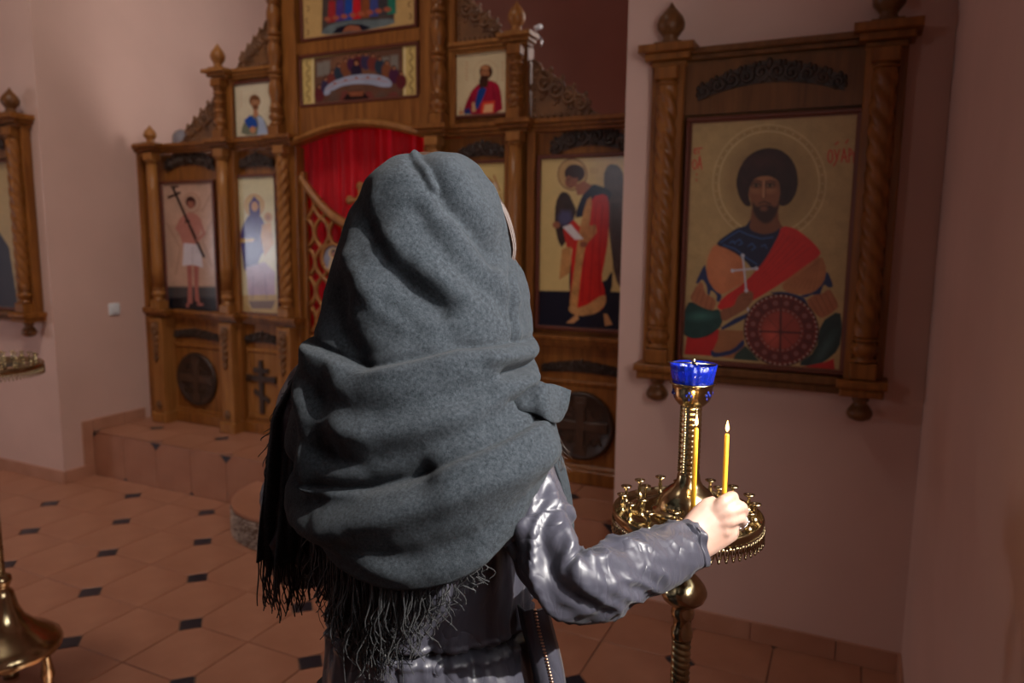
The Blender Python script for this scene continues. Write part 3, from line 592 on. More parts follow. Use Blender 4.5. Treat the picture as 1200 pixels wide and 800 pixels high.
def pic_table():
    c = Canvas([(355, 70), (489, 52), (489, 109), (356, 125)], 200, 90, (196, 168, 104)); c.mottle(.1)
    c.poly([(370, 69), (474, 54), (474, 111), (370, 123)], (96, 66, 52), tex=.25); c.ell((420, 74), (28, 14), (132, 88, 62), 10, .7)
    vines(c, 362, 72, 121); vines(c, 483, 56, 108); c.line([(368, 68), (368, 124)], 1.2, (226, 206, 160)); c.line([(476, 54), (476, 110)], 1.4, (226, 206, 160))
    for x, y in ((378, 74), (386, 72), (455, 66), (465, 64)): c.poly([(x-5, y), (x+4, y-1), (x+4, y+16), (x-5, y+17)], (120, 112, 104), 2, .8)
    cols = [(92, 36, 40), (52, 46, 74), (110, 50, 44), (40, 52, 66), (120, 70, 46), (70, 34, 60)]
    for k in range(13):
        t_ = k/12; x = 376+96*t_; y = 98-30*math.sin(PI*t_)-12*t_+6*(1-t_); col = cols[k % 6]
        c.ell((x, y+8), (6, 9), col, 2); c.ell((x, y-1.5), (2.5, 2.9), (60, 36, 28)); c.ell((x+.3, y-.8), (1.6, 2), (150, 98, 72))
    c.ell((421, 84), (6.5, 9), (36, 30, 50), 1.5); c.ell((421, 73), (3.4, 4), (48, 28, 22)); c.ell((421, 74), (2, 2.6), (160, 106, 76))
    tp = [(381, 112), (384, 102), (398, 93), (420, 87), (440, 86), (455, 89), (462, 95), (461, 101), (450, 101), (436, 98), (420, 98), (404, 101), (394, 106), (386, 113)]
    c.poly(tp, (150, 156, 176), tex=.15); c.line([(384, 106), (400, 97), (420, 92.5), (440, 92), (457, 95)], 1., (176, 110, 90), .6)
    for x, y in ((395, 98), (408, 94), (421, 91), (434, 90), (447, 91)): c.ell((x, y), (2, 1.2), (150, 84, 60))
    for k in range(6): x = 390+k*14; c.poly([(x, 107), (x+6, 106), (x+9, 119-k*1.6), (x-3, 120-k*1.6)], (110, 56, 50) if k % 2 else (92, 70, 60), 1.5)
    c.poly([(404, 118), (412, 107), (428, 106), (436, 115)], (30, 16, 18), 2); c.poly([(410, 108), (430, 106), (428, 112), (414, 113)], (140, 80, 54), 2); return c
def pic_upper():
    c = Canvas([(352, -66), (484, -86), (487, 28), (357, 47)], 190, 150, (186, 150, 96)); c.mottle(.1)
    c.poly([(380, -70), (464, -84), (464, 26), (379, 40)], (70, 60, 56), tex=.3); vines(c, 361, -60, 46); vines(c, 481, -74, 26)
    cols = [(30, 70, 150), (190, 30, 40), (130, 70, 40), (60, 70, 130), (60, 56, 60), (40, 110, 90), (150, 40, 44), (70, 50, 120)]
    for k in range(8):
        x = 387+k*10; y1 = 24-k*1.6
        for r_ in range(3):
            yy = -52+r_*26-k*1.4; c.ell((x+2*r_, yy), (2.8, 3.4), (60, 36, 26)); c.ell((x+2*r_, yy+.6), (1.8, 2.2), (160, 104, 72)); c.poly([(x-4+2*r_, yy+4), (x+4+2*r_, yy+4), (x+5+2*r_, yy+27), (x-5+2*r_, yy+28)], cols[(k+3*r_) % 8], 1.2, tex=.2)
        c.ell((x-1, y1), (4, 2.5), (160, 84, 60), 1.5)
    c.poly([(376, 42), (384, 32), (400, 27), (420, 24), (444, 24), (462, 22), (466, 28), (420, 38)], (96, 106, 108), tex=.3)
    c.poly([(392, 40), (398, 33), (412, 29), (426, 29), (438, 32), (432, 35)], (18, 20, 36)); c.poly([(404, 38), (408, 32), (414, 30), (424, 31), (427, 36)], (140, 84, 60)); return c
def pic_round(seed):
    c = Canvas([(0, 0), (40, 0), (40, 40), (0, 40)], 60, 60, (120, 116, 130)); c.mottle(.2)
    cols = [(60, 80, 150), (150, 40, 44), (180, 150, 110)]
    c.poly([(8, 40), (12, 22), (20, 17), (29, 22), (33, 40)], cols[seed % 3], tex=.2); c.poly([(20, 20), (29, 23), (32, 40), (18, 40)], cols[(seed+1) % 3], tex=.2); c.ell((20, 12), (9, 9), (190, 150, 90), 0, .8); head(c, 20, 12, 5.4, (60, 36, 26)); return c
def pic_dark():
    c = Canvas([(0, 0), (50, 0), (50, 80), (0, 80)], 60, 96, (176, 146, 96)); c.mottle(.1)
    c.ell((25, 20), (12, 12), (196, 166, 112)); c.poly([(4, 80), (8, 46), (18, 34), (32, 34), (43, 46), (47, 80)], (24, 30, 54), tex=.2); c.poly([(30, 34), (43, 46), (47, 80), (30, 80)], (30, 26, 40)); head(c, 25, 20, 7, (60, 36, 26), beard=(70, 40, 30)); return c
# ------------------------------------------------------------------ carpentry pieces
def twisted(mb, x, y, z0, z1, r, hand=1, starts=4, turns=3, n=32, m=110):
    zs = np.linspace(z0, z1, m); env = np.clip(np.minimum(zs-z0, z1-zs)/.03, 0, 1)
    fn = lambda R, T, Z: R*(1+.0*T)+R*.30*(np.abs(np.sin(starts/2*(T+hand*2*PI*turns*(Z-z0)/(z1-z0))))-.62)*np.repeat(env[:, None], n, 1)
    mb.lathe([(r*.92, z) for z in zs], n, (x, y, 0), fn); return mb
def plaincol(mb, x, y, z0, z1, r):
    mb.lathe([(r*1.0, z0), (r*1.04, z0+.2*(z1-z0)), (r*.98, z0+.7*(z1-z0)), (r*.9, z1)], 20, (x, y, 0)); return mb
def ringprof(mb, x, y, z, r, h=.012): mb.lathe([(r*.8, z), (r*1.1, z+h*.25), (r*1.1, z+h*.75), (r*.8, z+h)], 20, (x, y, 0)); return mb
def vase(mb, x, y, z0, z1, r):
    h = z1-z0; mb.lathe([(r*.7, z0), (r*1.12, z0+.05*h), (r*1.12, z0+.12*h), (r*.72, z0+.18*h), (r*.8, z0+.26*h), (r*1.18, z0+.5*h), (r*1.15, z0+.66*h), (r*.85, z0+.8*h), (r*.82, z0+.86*h), (r*1.12, z0+.9*h), (r*1.12, z0+.96*h), (r*.8, z1)], 22, (x, y, 0)); return mb
def column(parent, x, y, z0, z1, r, kind='twist', hand=1, m=None, name='column'):
    """base block, vase, shaft, ring and top block, one mesh"""
    mb = MB(); b = r*1.08; hb = .055
    mb.box(x-b, x+b, y-b, y+b, z0, z0+hb, .004)
    vase(mb, x, y, z0+hb, z0+hb+.085, r)
    zt = z1-.062
    if kind == 'twist': twisted(mb, x, y, z0+hb+.085, zt, r*1.05, hand)
    elif kind == 'plain': plaincol(mb, x, y, z0+hb+.085, zt, r*.98)
    else:
        for k in range(3): vase(mb, x, y, z0+hb+.08+k*(zt-z0-hb-.08)/3, z0+hb+.08+(k+1)*(zt-z0-hb-.08)/3, r*.92)
    ringprof(mb, x, y, zt, r); ringprof(mb, x, y, zt+.012, r*.85)
    mb.box(x-b, x+b, y-b, y+b, z1-.046, z1, .004)
    return part(name, mb, m or m_oakl, parent)
def onion(parent, x, y, z, r, h, m=None, name='finial'):
    mb = MB(); mb.box(x-r*.95, x+r*.95, y-r*.95, y+r*.95, z, z+.06*h)
    mb.lathe([(r*.55, z+.05*h), (r*.62, z+.12*h), (r*.5, z+.2*h), (r*.62, z+.26*h), (r*.95, z+.40*h), (r*1.0, z+.52*h), (r*.85, z+.66*h), (r*.5, z+.80*h), (r*.22, z+.90*h), (r*.06, z+h)], 22, (x, y, 0)); return part(name, mb, m or m_oakl, parent)
def mould(mb, x0, x1, y, z0, z1, d):
    """stepped cornice profile, front at y-d"""
    h = z1-z0
    for a, b_, k in ((0, .3, .55), (.3, .62, .78), (.62, 1, 1)): mb.box(x0-(k-.55)*d*.6, x1+(k-.55)*d*.6, y-d*k, y, z0+a*h, z0+b_*h, .003)
    return mb
def spiral(mb, c, r, turns, a0, hand, y, w, n=22):
    pts = []; rad = []
    for i in range(n):
        t_ = i/(n-1); q = a0+hand*turns*2*PI*t_; rr = r*(1-.86*t_); pts.append((c[0]+rr*math.cos(q), y, c[1]+rr*math.sin(q))); rad.append(w*(.55+.45*math.sin(PI*min(1, t_*1.1+.1))))
    mb.tube(pts, rad, 5); mb.ell((pts[-1][0], y, pts[-1][2]), (w*1.3, w*1.3, w*1.3), 7, 5)
def cresting(parent, x0, x1, zb, h, y, m, name='carved_ornament', bow=.5):
    """symmetrical scroll and leaf carving lying on a panel"""
    mb = MB(); w = x1-x0; cx = (x0+x1)/2; N = max(3, int(round(w/2/(h*.62))))
    base = lambda u: zb+h*bow*(1-u*u)*.75
    top = lambda u: base(u)+h*(.52+.30*(1-abs(u)))
    us = np.linspace(-1, 1, 31); poly = [(cx+u*w/2, base(u)) for u in us]+[(cx+u*w/2*.98, top(u)+.10*h*abs(math.sin(u*N*PI))) for u in us[::-1]]
    mb.prism(poly, y-.006, y)
    for s_ in (-1, 1):
        for k in range(N):
            u = (k+.55)/N; c = (cx+s_*u*w/2, (base(u)+top(u))/2); r = h*.32*(1.1-.3*u)
            spiral(mb, c, r, 1.35, PI/2 if k % 2 else -PI/2, s_*(1 if k % 2 else -1), y-.010, h*.085)
            for q in (-.4, .5, 1.3): mb.ell((c[0]+s_*r*1.05*math.cos(q), y-.007, c[1]+r*1.15*math.sin(q)), (h*.085, .009, h*.13), 7, 5)
            mb.ell((cx+s_*(k/N)*w/2, y-.008, top(k/N)+.02*h), (h*.10, .009, h*.12), 7, 5)
    mb.ell((cx, y-.010, top(0)-.05*h), (h*.13, .012, h*.24), 8, 6)
    return part(name, mb, m, parent)
def gable_carving(parent, xa, xb, z0, z1, y, m, name='carved_gable'):
    """triangular openwork board: upright side at xa, running down to xb"""
    s_ = 1 if xb > xa else -1; w = abs(xb-xa); h = z1-z0
    pts = [(xa, z0), (xa, z1)]
    for k in range(1, 10):
        t_ = k/10; pts.append((xa+s_*w*(t_+.035*math.sin(t_*4*2*PI)), z0+h*((1-t_)**1.12)+.03*h*abs(math.sin(t_*5*PI))))
    pts += [(xb, z0+.02*h), (xb, z0)]
    mb = MB(); mb.prism(pts, y-.018, y)
    for k in range(4):
        u = .10+.18*k; c = (xa+s_*w*(u+.08), z0+h*(.85-1.06*u)*.66+.10*h); r = .135*w*(1.15-.12*k)
        spiral(mb, c, r, 1.5, PI*.5, -s_, y-.022, .022*w+.004)
        for q in (0, 1, 2.2, 3.4, 4.6): mb.ell((c[0]+s_*r*1.25*math.cos(q), y-.018, c[1]+r*1.25*math.sin(q)), (.035*w, .008, .05*w), 6, 4)
    for k in range(9):
        t_ = k/9; mb.ell((xa+s_*w*(.05+.88*t_), y-.018, z0+.05*h), (.032*w, .009, .045*h), 6, 4)
        mb.ell((xa+s_*w*.04, y-.018, z0+h*(.08+.8*t_*.95)), (.02*w, .008, .03*h), 6, 4)
        p = pts[1+k]; q = pts[2+k]; mb.tube([(p[0], y-.019, p[1]-.01), ((p[0]+q[0])/2, y-.021, (p[1]+q[1])/2-.004), (q[0], y-.019, q[1]-.01)], .008, 5)
    return part(name, mb, m, parent)
def garland(parent, x, y, z0, z1, w, m):
    mb = MB(); n = 5; mb.box(x-w*.8, x+w*.8, y-.004, y, z1-.05, z1)
    for k in range(n):
        z = z1-.05-(k+.5)*(z1-.05-z0)/n; r = w*(1-.1*k)
        for s_ in (-1, 1): mb.ell((x+s_*r*.45, y-.006, z+.004), (r*.5, .008, .018), 7, 5)
        mb.ell((x, y-.009, z-.012), (r*.3, .009, .016), 7, 5)
    for q in range(-2, 3): mb.ell((x+q*w*.32, y-.006, z1-.03-.007*abs(q)), (w*.22, .008, .026), 7, 5)
    return part('carved_garland', mb, m, parent)
def textmesh(s_, size, c, y, m, parent, name='carved_letters', depth=.004):
    cu = bpy.data.curves.new(name, 'FONT'); cu.body = s_; cu.size = size; cu.extrude = depth; cu.align_x = 'CENTER'; cu.align_y = 'CENTER'; cu.resolution_u = 2
    o = bpy.data.objects.new(name, cu); me = bpy.data.meshes.new_from_object(o); bpy.data.objects.remove(o); bpy.data.curves.remove(cu)
    for v in me.vertices: v.co = Vector((c[0]+v.co.x, y-v.co.z, c[1]+v.co.y))
    return part(name, me, m, parent)
def medallion(parent, x, z, r, y):
    mb = MB().lathe([(r, 0), (r, .012), (r*.96, .020), (r*.90, .021), (r*.86, .013), (r*.5, .012), (r*.2, .012)], 40, (x, y, z), axis='y')
    o = part('medallion', mb, m_carve, parent)
    k = r*.13; c = MB().box(x-k, x+k, y-.0215, y-.010, z-r*.7, z+r*.7, .003).box(x-r*.62, x+r*.62, y-.020, y-.010, z-k, z+k, .003)
    for dx, dz in ((0, .7), (0, -.7), (.62, 0), (-.62, 0)): c.box(x+dx*r-k*1.5, x+dx*r+k*1.5, y-.019, y-.010, z+dz*r-k*1.2, z+dz*r+k*1.2, .003)
    part('carved_cross', c, m_relief, o)
    for s_, dx, dz in (('IC', -.42, .38), ('XC', .42, .38), ('NI', -.42, -.42), ('KA', .42, -.42)): textmesh(s_, r*.36, (x+dx*r, z+dz*r), y-.014, m_relief, o)
    return o
def raised(parent, x0, x1, z0, z1, y, m, name='raised_panel', w=.022):
    mb = MB().box(x0+w, x1-w, y-.006, y, z0+w, z1-w, .004)
    mb.box(x0, x1, y-.014, y, z1-w, z1, .006).box(x0, x1, y-.014, y, z0, z0+w, .006).box(x0, x0+w, y-.014, y, z0+w, z1-w, .006).box(x1-w, x1, y-.014, y, z0+w, z1-w, .006)
    return part(name, mb, m, parent)

# ------------------------------------------------------------------ icon screen (iconostasis)
ico = thing('iconostasis', 'carved oak icon screen with columns, carved gables and stepped cornices across the recess', 'icon screen', (XC, YI, ZS))
YB = YI+.012                                           # face of the flat boards
YC = 3.395                                             # column axis
def X(s_, off): return XC+s_*off
def bx(mb, s_, a, b_, y0, y1, z0, z1, ch=.003): return mb.box(min(X(s_, a), X(s_, b_)), max(X(s_, a), X(s_, b_)), y0, y1, z0, z1, ch)
ZL0, ZL1, ZK0, ZK1 = .985, 1.045, 2.045, 2.105         # ledge, main cornice
LIM = XP-XC-.005                                       # the right half ends at the pier
for s_ in (-1, 1):
    E_ = 1.785 if s_ < 0 else LIM
    # lower boards, bay by bay, then pilasters
    part('base_board', bx(MB(), s_, .45, .96, YB, YB+.05, ZS, ZL0), m_oak, ico); part('base_board', bx(MB(), s_, .96, E_, YB+.004, YB+.05, ZS, ZL0), m_oak, ico)
    part('bay_board', bx(bx(MB(), s_, .45, .96, YB+.006, YB+.05, ZL1, ZK0), s_, .5, .96, YB+.006, YB+.04, ZK1, 2.53), m_oak, ico)
    part('bay_board', bx(MB(), s_, .96, E_, YB+.006, YB+.05, ZL1, ZK0), m_oak, ico)
    for a, b_, yy in ((.435, .50, YI-.03), (.915, .965, YI-.035), (1.03, 1.075, YI-.02), (E_-.04 if s_ < 0 else 1.66, E_, YI-.02)):
        part('pilaster', bx(bx(MB(), s_, a, b_, yy, YB+.02, ZS+.075, ZL0), s_, a, b_, yy, YB+.02, ZL1, ZK0), m_oak, ico)
    for off, kind, hand in ((.515, 'twist', s_), (.985, 'plain', 1), (1.60, 'plain', 1)):
        x = X(s_, off); w = .052
        if s_ > 0 and off > 1.5: continue
        column(ico, x, YC, ZL1, ZK0, .036, kind, hand)
        ped = MB().box(x-w, x+w, YC-.04, YB+.02, ZS+.07, ZL0, .005).box(x-w-.012, x+w+.012, YC-.055, YB+.02, ZS, ZS+.07, .008)
        part('pedestal', ped, m_oakl, ico)
        garland(ico, x, YC-.04, .70, ZL0-.02, .036, m_carvem)
        mb = MB()
        for q in range(6): mb.ell((x+.016*math.cos(q*PI/3), YC-.044, .405+.02*math.sin(q*PI/3)), (.012, .007, .014), 7, 5)
        part('carved_rosette', mb.ell((x, YC-.048, .405), (.012, .008, .012), 8, 5), m_carvem, ico)
    part('plinth', bx(bx(MB(), s_, .45, E_, YI-.02, YB+.03, ZS, ZS+.075, .006), s_, .45, E_, YI-.006, YB+.03, ZS+.075, ZS+.09, .004), m_oak, ico)
    mb = MB()
    for a, b_, d in ((.44, .93, .055), (.93, 1.05, .115), (1.05, E_, .05), (.45, .58, .115)) + (((1.53, 1.67, .115),) if s_ < 0 else ()): mould(mb, min(X(s_, a), X(s_, b_)), max(X(s_, a), X(s_, b_)), YB, ZL0, ZL1, d)
    part('ledge', mb, m_oak, ico)
    mb = MB()
    for a, b_, d in ((.44, .93, .065), (.93, 1.05, .125), (1.05, E_, .06), (.45, .58, .125)) + (((1.53, 1.67, .125),) if s_ < 0 else ()): mould(mb, min(X(s_, a), X(s_, b_)), max(X(s_, a), X(s_, b_)), YB, ZK0, ZK1, d)
    part('cornice', mb, m_oak, ico)
    raised(ico, *sorted((X(s_, .60), X(s_, .905))), ZS+.095, .825, YB-.001, m_oakl)
    cresting(ico, *sorted((X(s_, .615), X(s_, .925))), .852, .075, YB, m_carve, bow=.3)
    cresting(ico, *sorted((X(s_, .64), X(s_, .90))), 1.932, .085, YB, m_carve, bow=.2)
    x0, x1 = sorted((X(s_, 1.12), X(s_, 1.585 if s_ < 0 else 1.56)))
    raised(ico, x0, x1, ZS+.075, .815, YB+.003, m_oak); medallion(ico, (x0+x1)/2, .585, .178, YB-.003)
    cresting(ico, x0, x1, .845, .07, YB+.004, m_carve, bow=.25); cresting(ico, x0+.03, x1-.01, 1.93, .115, YB+.006, m_carve, bow=.5)
    # second tier
    column(ico, X(s_, .985), YC, ZK1, 2.455, .034, 'baluster', m=m_oak)
    part('pilaster', bx(MB(), s_, .915, 1.035, YI-.03, YB+.03, ZK1, 2.455), m_oak, ico)
    mb = mould(MB(), *sorted((X(s_, .60), X(s_, .93))), YB, 2.455, 2.51, .05); mould(mb, *sorted((X(s_, .93), X(s_, 1.045))), YB, 2.455, 2.51, .12); part('cornice', mb, m_oakl, ico)
    onion(ico, X(s_, .985), YC, 2.51, .044, .15)
    gable_carving(ico, X(s_, 1.045), X(s_, 1.40), ZK1+.005, 2.40, YB+.01, m_carvem)
    gable_carving(ico, X(s_, .62), X(s_, .91), 2.515, 2.79, YB+.01, m_carvem)
    # tower sides
    column(ico, X(s_, .545), YC, ZK1, 2.92, .036, 'baluster', m=m_oak)
    part('tower_side', bx(bx(MB(), s_, .50, .62, YI-.02, YB+.06, ZK1, 3.1), s_, .415, .50, YI-.03, YB+.05, ZK1+.0, 3.05), m_oak, ico)
    mb = mould(MB(), *sorted((X(s_, .46), X(s_, .63))), YB, 2.92, 2.98, .12); part('cornice', mb, m_oak, ico)
    onion(ico, X(s_, .545), YC, 2.98, .044, .15)
onion(ico, X(-1, 1.60), YC, ZK1, .040, .115)
# arch board over the doors and the tower front
az = lambda x: 2.052+.078*math.cos((x-XC)/.44*PI/2)
xs = np.linspace(XC-.44, XC+.44, 33)
part('arch_board', MB().prism([(x, az(x)) for x in xs]+[(XC+.44, 2.275), (XC-.44, 2.275)], YI-.012, YB+.03), m_oak, ico)
P = []
for x in np.linspace(XC-.52, XC+.52, 45):
    z = az(x) if abs(x-XC) < .44 else 2.052; P.append([(x, YI+.02, z-.004), (x, YI-.045, z-.004), (x, YI-.062, z+.012), (x, YI-.055, z+.030), (x, YI-.012, z+.042), (x, YI+.02, z+.042)])
part('arch_moulding', MB().grid(np.array(P), cv=True, smooth=False), m_oakl, ico)
part('tower_rail', MB().box(XC-.42, XC+.42, YI-.014, YB+.03, 2.545, 2.615, .004), m_oak, ico)
part('tower_board', MB().box(XC-.42, XC+.42, YB+.004, YB+.03, 2.27, 3.25), m_oak, ico)
part('tower_gable', MB().prism([(XC+.55*math.cos(q), 3.1+.42*math.sin(q)) for q in np.linspace(0, PI, 25)], YI-.02, YB+.05), m_oak, ico)

# royal doors with ogee lattice, curved top rail and a cross on the meeting stile
drs = thing('royal_doors', 'pair of pierced oak lattice doors with curved top rails before the red curtain', 'door', (XC, YI+.02, ZS))
YD = YI+.02
ztop = lambda u: 1.605+.285*(u**2.0)                    # u = 0 at the middle, 1 at the jamb
for s_ in (-1, 1):
    lf = part('door_leaf', MB().box(*sorted((X(s_, .408), X(s_, .434))), YD-.016, YD+.016, ZS+.01, 1.90, .004).box(*sorted((X(s_, .004), X(s_, .036))), YD-.016, YD+.016, ZS+.01, 1.62, .004).box(*sorted((X(s_, .0), X(s_, .434))), YD-.015, YD+.015, ZS+.01, ZS+.16, .004), m_oak, drs)
    us = np.linspace(0, 1, 30); P = []
    for u in us:
        x, z = X(s_, .434*u), ztop(u); P.append([(x, YD+.016, z-.055), (x, YD-.018, z-.055), (x, YD-.026, z-.03), (x, YD-.018, z), (x, YD+.016, z)])
    part('top_rail', MB().grid(np.array(P), cv=True), m_oakl, lf)
    mb = MB(); cw, chh = .1085, .172
    for k in range(-1, 6):
        for sg in (-1, 1):
            pts = []
            for i in range(90):
                z = ZS+.16+i*.0165; off = .025+cw*(k+.5)/1+sg*cw/2*math.cos(PI*(z)/chh*1.0)*abs(math.cos(PI*z/chh))**-.25 if abs(math.cos(PI*z/chh)) > .02 else .025+cw*(k+.5)
                u = off/.434
                if off < .03 or off > .41 or z > ztop(max(0, min(1, u)))-.04:
                    if len(pts) > 2: mb.tube(pts, .0125, 6)
                    pts = []; continue
                pts.append((X(s_, off), YD, z))
            if len(pts) > 2: mb.tube(pts, .0125, 6)
    part('lattice', mb, m_oakl, lf)
    for z in (1.40, .98, .58):
        mr = part('medallion_ring', MB().lathe([(.072, 0), (.074, .02), (.092, .02), (.094, 0)], 30, (X(s_, .205), YD-.004, z), axis='y').lathe([(.08, 0), (.08, .008), (.001, .008)], 30, (X(s_, .205), YD-.004, z), axis='y'), m_oakl, lf)
        cv = pic_round(int(z*10)); xx, zz = np.meshgrid(np.arange(60), np.arange(60)); r = .074
        rr = np.linspace(0, r, 14); th = np.arange(40)*2*PI/40; V = [(X(s_, .205), YD-.0135, z)]; Cc = [tuple(cv.C[30, 30])]
        for q in rr[1:]:
            for t_ in th: V.append((X(s_, .205)+q*math.cos(t_), YD-.0135, z+q*math.sin(t_))); Cc.append(tuple(cv.C[int(29.5-28*q/r*math.sin(t_)), int(29.5+28*q/r*math.cos(t_))]))
        F = [(0, 1+(i+1) % 40, 1+i) for i in range(40)]+[(1+a*40+i, 1+a*40+(i+1) % 40, 1+(a+1)*40+(i+1) % 40, 1+(a+1)*40+i) for a in range(12) for i in range(40)]
        me = MB().add(V, F).mesh('round_icon'); at = me.color_attributes.new('paint', 'FLOAT_COLOR', 'POINT'); at.data.foreach_set('color', np.array([(*c, 1) for c in Cc]).ravel())
        part('round_icon', me, m_paint, lf)
cx_ = MB().box(XC-.011, XC+.011, YD-.03, YD-.012, 1.58, 1.80, .003).box(XC-.07, XC+.07, YD-.03, YD-.012, 1.722, 1.744, .003)
for dx, dz in ((0, .075), (.075, 0), (-.075, 0), (0, -.075)): cx_.lathe([(.024, 0), (.026, .012), (.012, .02)], 14, (XC+dx, YD-.011, 1.733+dz), axis='y')
part('door_cross', cx_.lathe([(.03, 0), (.03, .015), (.01, .022)], 18, (XC, YD-.011, 1.733), axis='y'), m_oakl, drs)

# red curtain behind the doors
u = np.linspace(-.58, .58, 280); zc = np.linspace(ZS+.02, 2.2, 24)
ph = u/.94*13*2*PI+.8*np.sin(u*9)+.5*np.sin(u*23)
fold = .020*np.sin(ph)+.006*np.sin(ph*2.3+1)
P = np.stack([np.repeat((XC+u)[None], 24, 0), 3.56-np.repeat(fold[None], 24, 0)*(1-.25*(zc[:, None]-ZS)/1.9)+.004*np.sin(zc[:, None]*7+u*20), np.repeat(zc[:, None], 280, 1)], -1)
one('curtain', MB().grid(P), m_curt, 'bright red pleated curtain hanging behind the lattice doors', 'curtain')
cr = part('curtain_rail', MB().tube([(XC-.6, 3.56, 2.205), (XC+.6, 3.56, 2.205)], .009, 10), m_brassd, bpy.data.objects['curtain'], world=True)

# icons set in the screen
panel('icon', 'tall dim icon of a loincloth-clad figure holding a long dark cross, leftmost bay', 'icon', (-4.150, -3.71, 1.045, 1.857), YI, pic_loin(), group=None)
panel('icon', 'tall pale icon of a mother in blue holding a child, left of the red curtain', 'icon', (-3.508, -3.20, 1.057, 1.879), YI, pic_mother())
panel('icon', 'small icon of a bust in a blue robe, above the mother and child icon', 'icon', (-3.49, -3.187, 2.122, 2.425), YI, pic_john())
panel('icon', 'small icon of a bearded man in a crimson cloak holding a book', 'icon', (-1.968, -1.648, 2.153, 2.457), YI, pic_paul())
panel('icon', 'tall gold icon of a haloed bearded figure half hidden behind the grey headscarf', 'icon', (-1.955, -1.648, 1.075, 1.905), YI, pic_saviour())
panel('icon', 'tall gold icon of a winged figure in a red robe holding a scroll', 'icon', (-1.472, -1.03, 1.088, 1.914), YI, pic_angel(), frame=.02)
panel('icon', 'wide icon of many figures round a long curved white table, above the arch', 'icon', (-2.962, -2.194, 2.276, 2.529), YI-.005, pic_table())
panel('icon', 'large icon of a crowd in blue and red, topmost in the screen, cut off', 'icon', (-2.945, -2.202, 2.634, 3.18), YI-.005, pic_upper())
# three-bar cross on the second base panel
for s_ in (-1, 1):
    cx = X(s_, .785) if s_ < 0 else X(s_, .755); mb = MB(); y = YB-.005
    mb.box(cx-.017, cx+.017, y-.0185, y, .432, .735, .003).box(cx-.062, cx+.062, y-.016, y, .676, .706, .003).box(cx-.108, cx+.108, y-.017, y, .622, .656, .003)
    for dx, dz, w_ in ((-.108, .639, .02), (.108, .639, .02), (0, .735, .02), (0, .438, .022)): mb.box(cx+dx-w_*.7, cx+dx+w_*.7, y-.0195, y, dz-w_, dz+w_, .003)
    mb.add([(cx-.06, y-.016, .54), (cx+.06, y-.016, .49), (cx+.06, y-.016, .518), (cx-.06, y-.016, .568), (cx-.06, y, .54), (cx+.06, y, .49), (cx+.06, y, .518), (cx-.06, y, .568)], [(0, 1, 2, 3), (7, 6, 5, 4), (0, 4, 5, 1), (3, 2, 6, 7), (1, 5, 6, 2), (0, 3, 7, 4)], False)
    part('carved_cross', mb, m_carve, ico)
# glass lamp behind the left gable, spotlight at the right gable
lp = at_y(213, 163, 3.56); lg = thing('glass_lamp', 'small grey glass lamp showing behind the left carved gable', 'lamp', tuple(lp))
def LP(r, z): return (r, lp[2]+z)
part('globe', MB().lathe([LP(.02, -.075), LP(.045, -.06), LP(.058, -.02), LP(.056, .02), LP(.040, .045), LP(.018, .058), LP(.004, .06)], 20, (lp[0], lp[1], 0)), m_lampg, lg)
part('lamp_base', MB().lathe([LP(.03, -.11), LP(.03, -.085), LP(.024, -.07)], 18, (lp[0], lp[1], 0)).tube([(lp[0], lp[1], lp[2]-.10), (lp[0], lp[1]-.01, lp[2]-.14), (lp[0], YI+.055, lp[2]-.15)], .007, 8), m_silver, lg)
q = at_y(627, 40, 3.5); sl = thing('spotlight', 'tiny white and chrome spotlight beside the right tower finial', 'lamp', tuple(q))
part('lamp_head', MB().tube([q+np.array((.0, -.02, -.018)), q+np.array((.004, .03, .0))], [.020, .015], 12), m_silver, sl)
part('lamp_cap', MB().tube([q+np.array((.012, -.018, .022)), q+np.array((.022, .02, .04))], [.014, .012], 10), m_white, sl)
part('lamp_arm', MB().tube([q+np.array((.004, .028, .0)), (-1.50, 3.50, 2.50), (-1.50, 3.485, 2.46)], .005, 8), m_silver, sl)

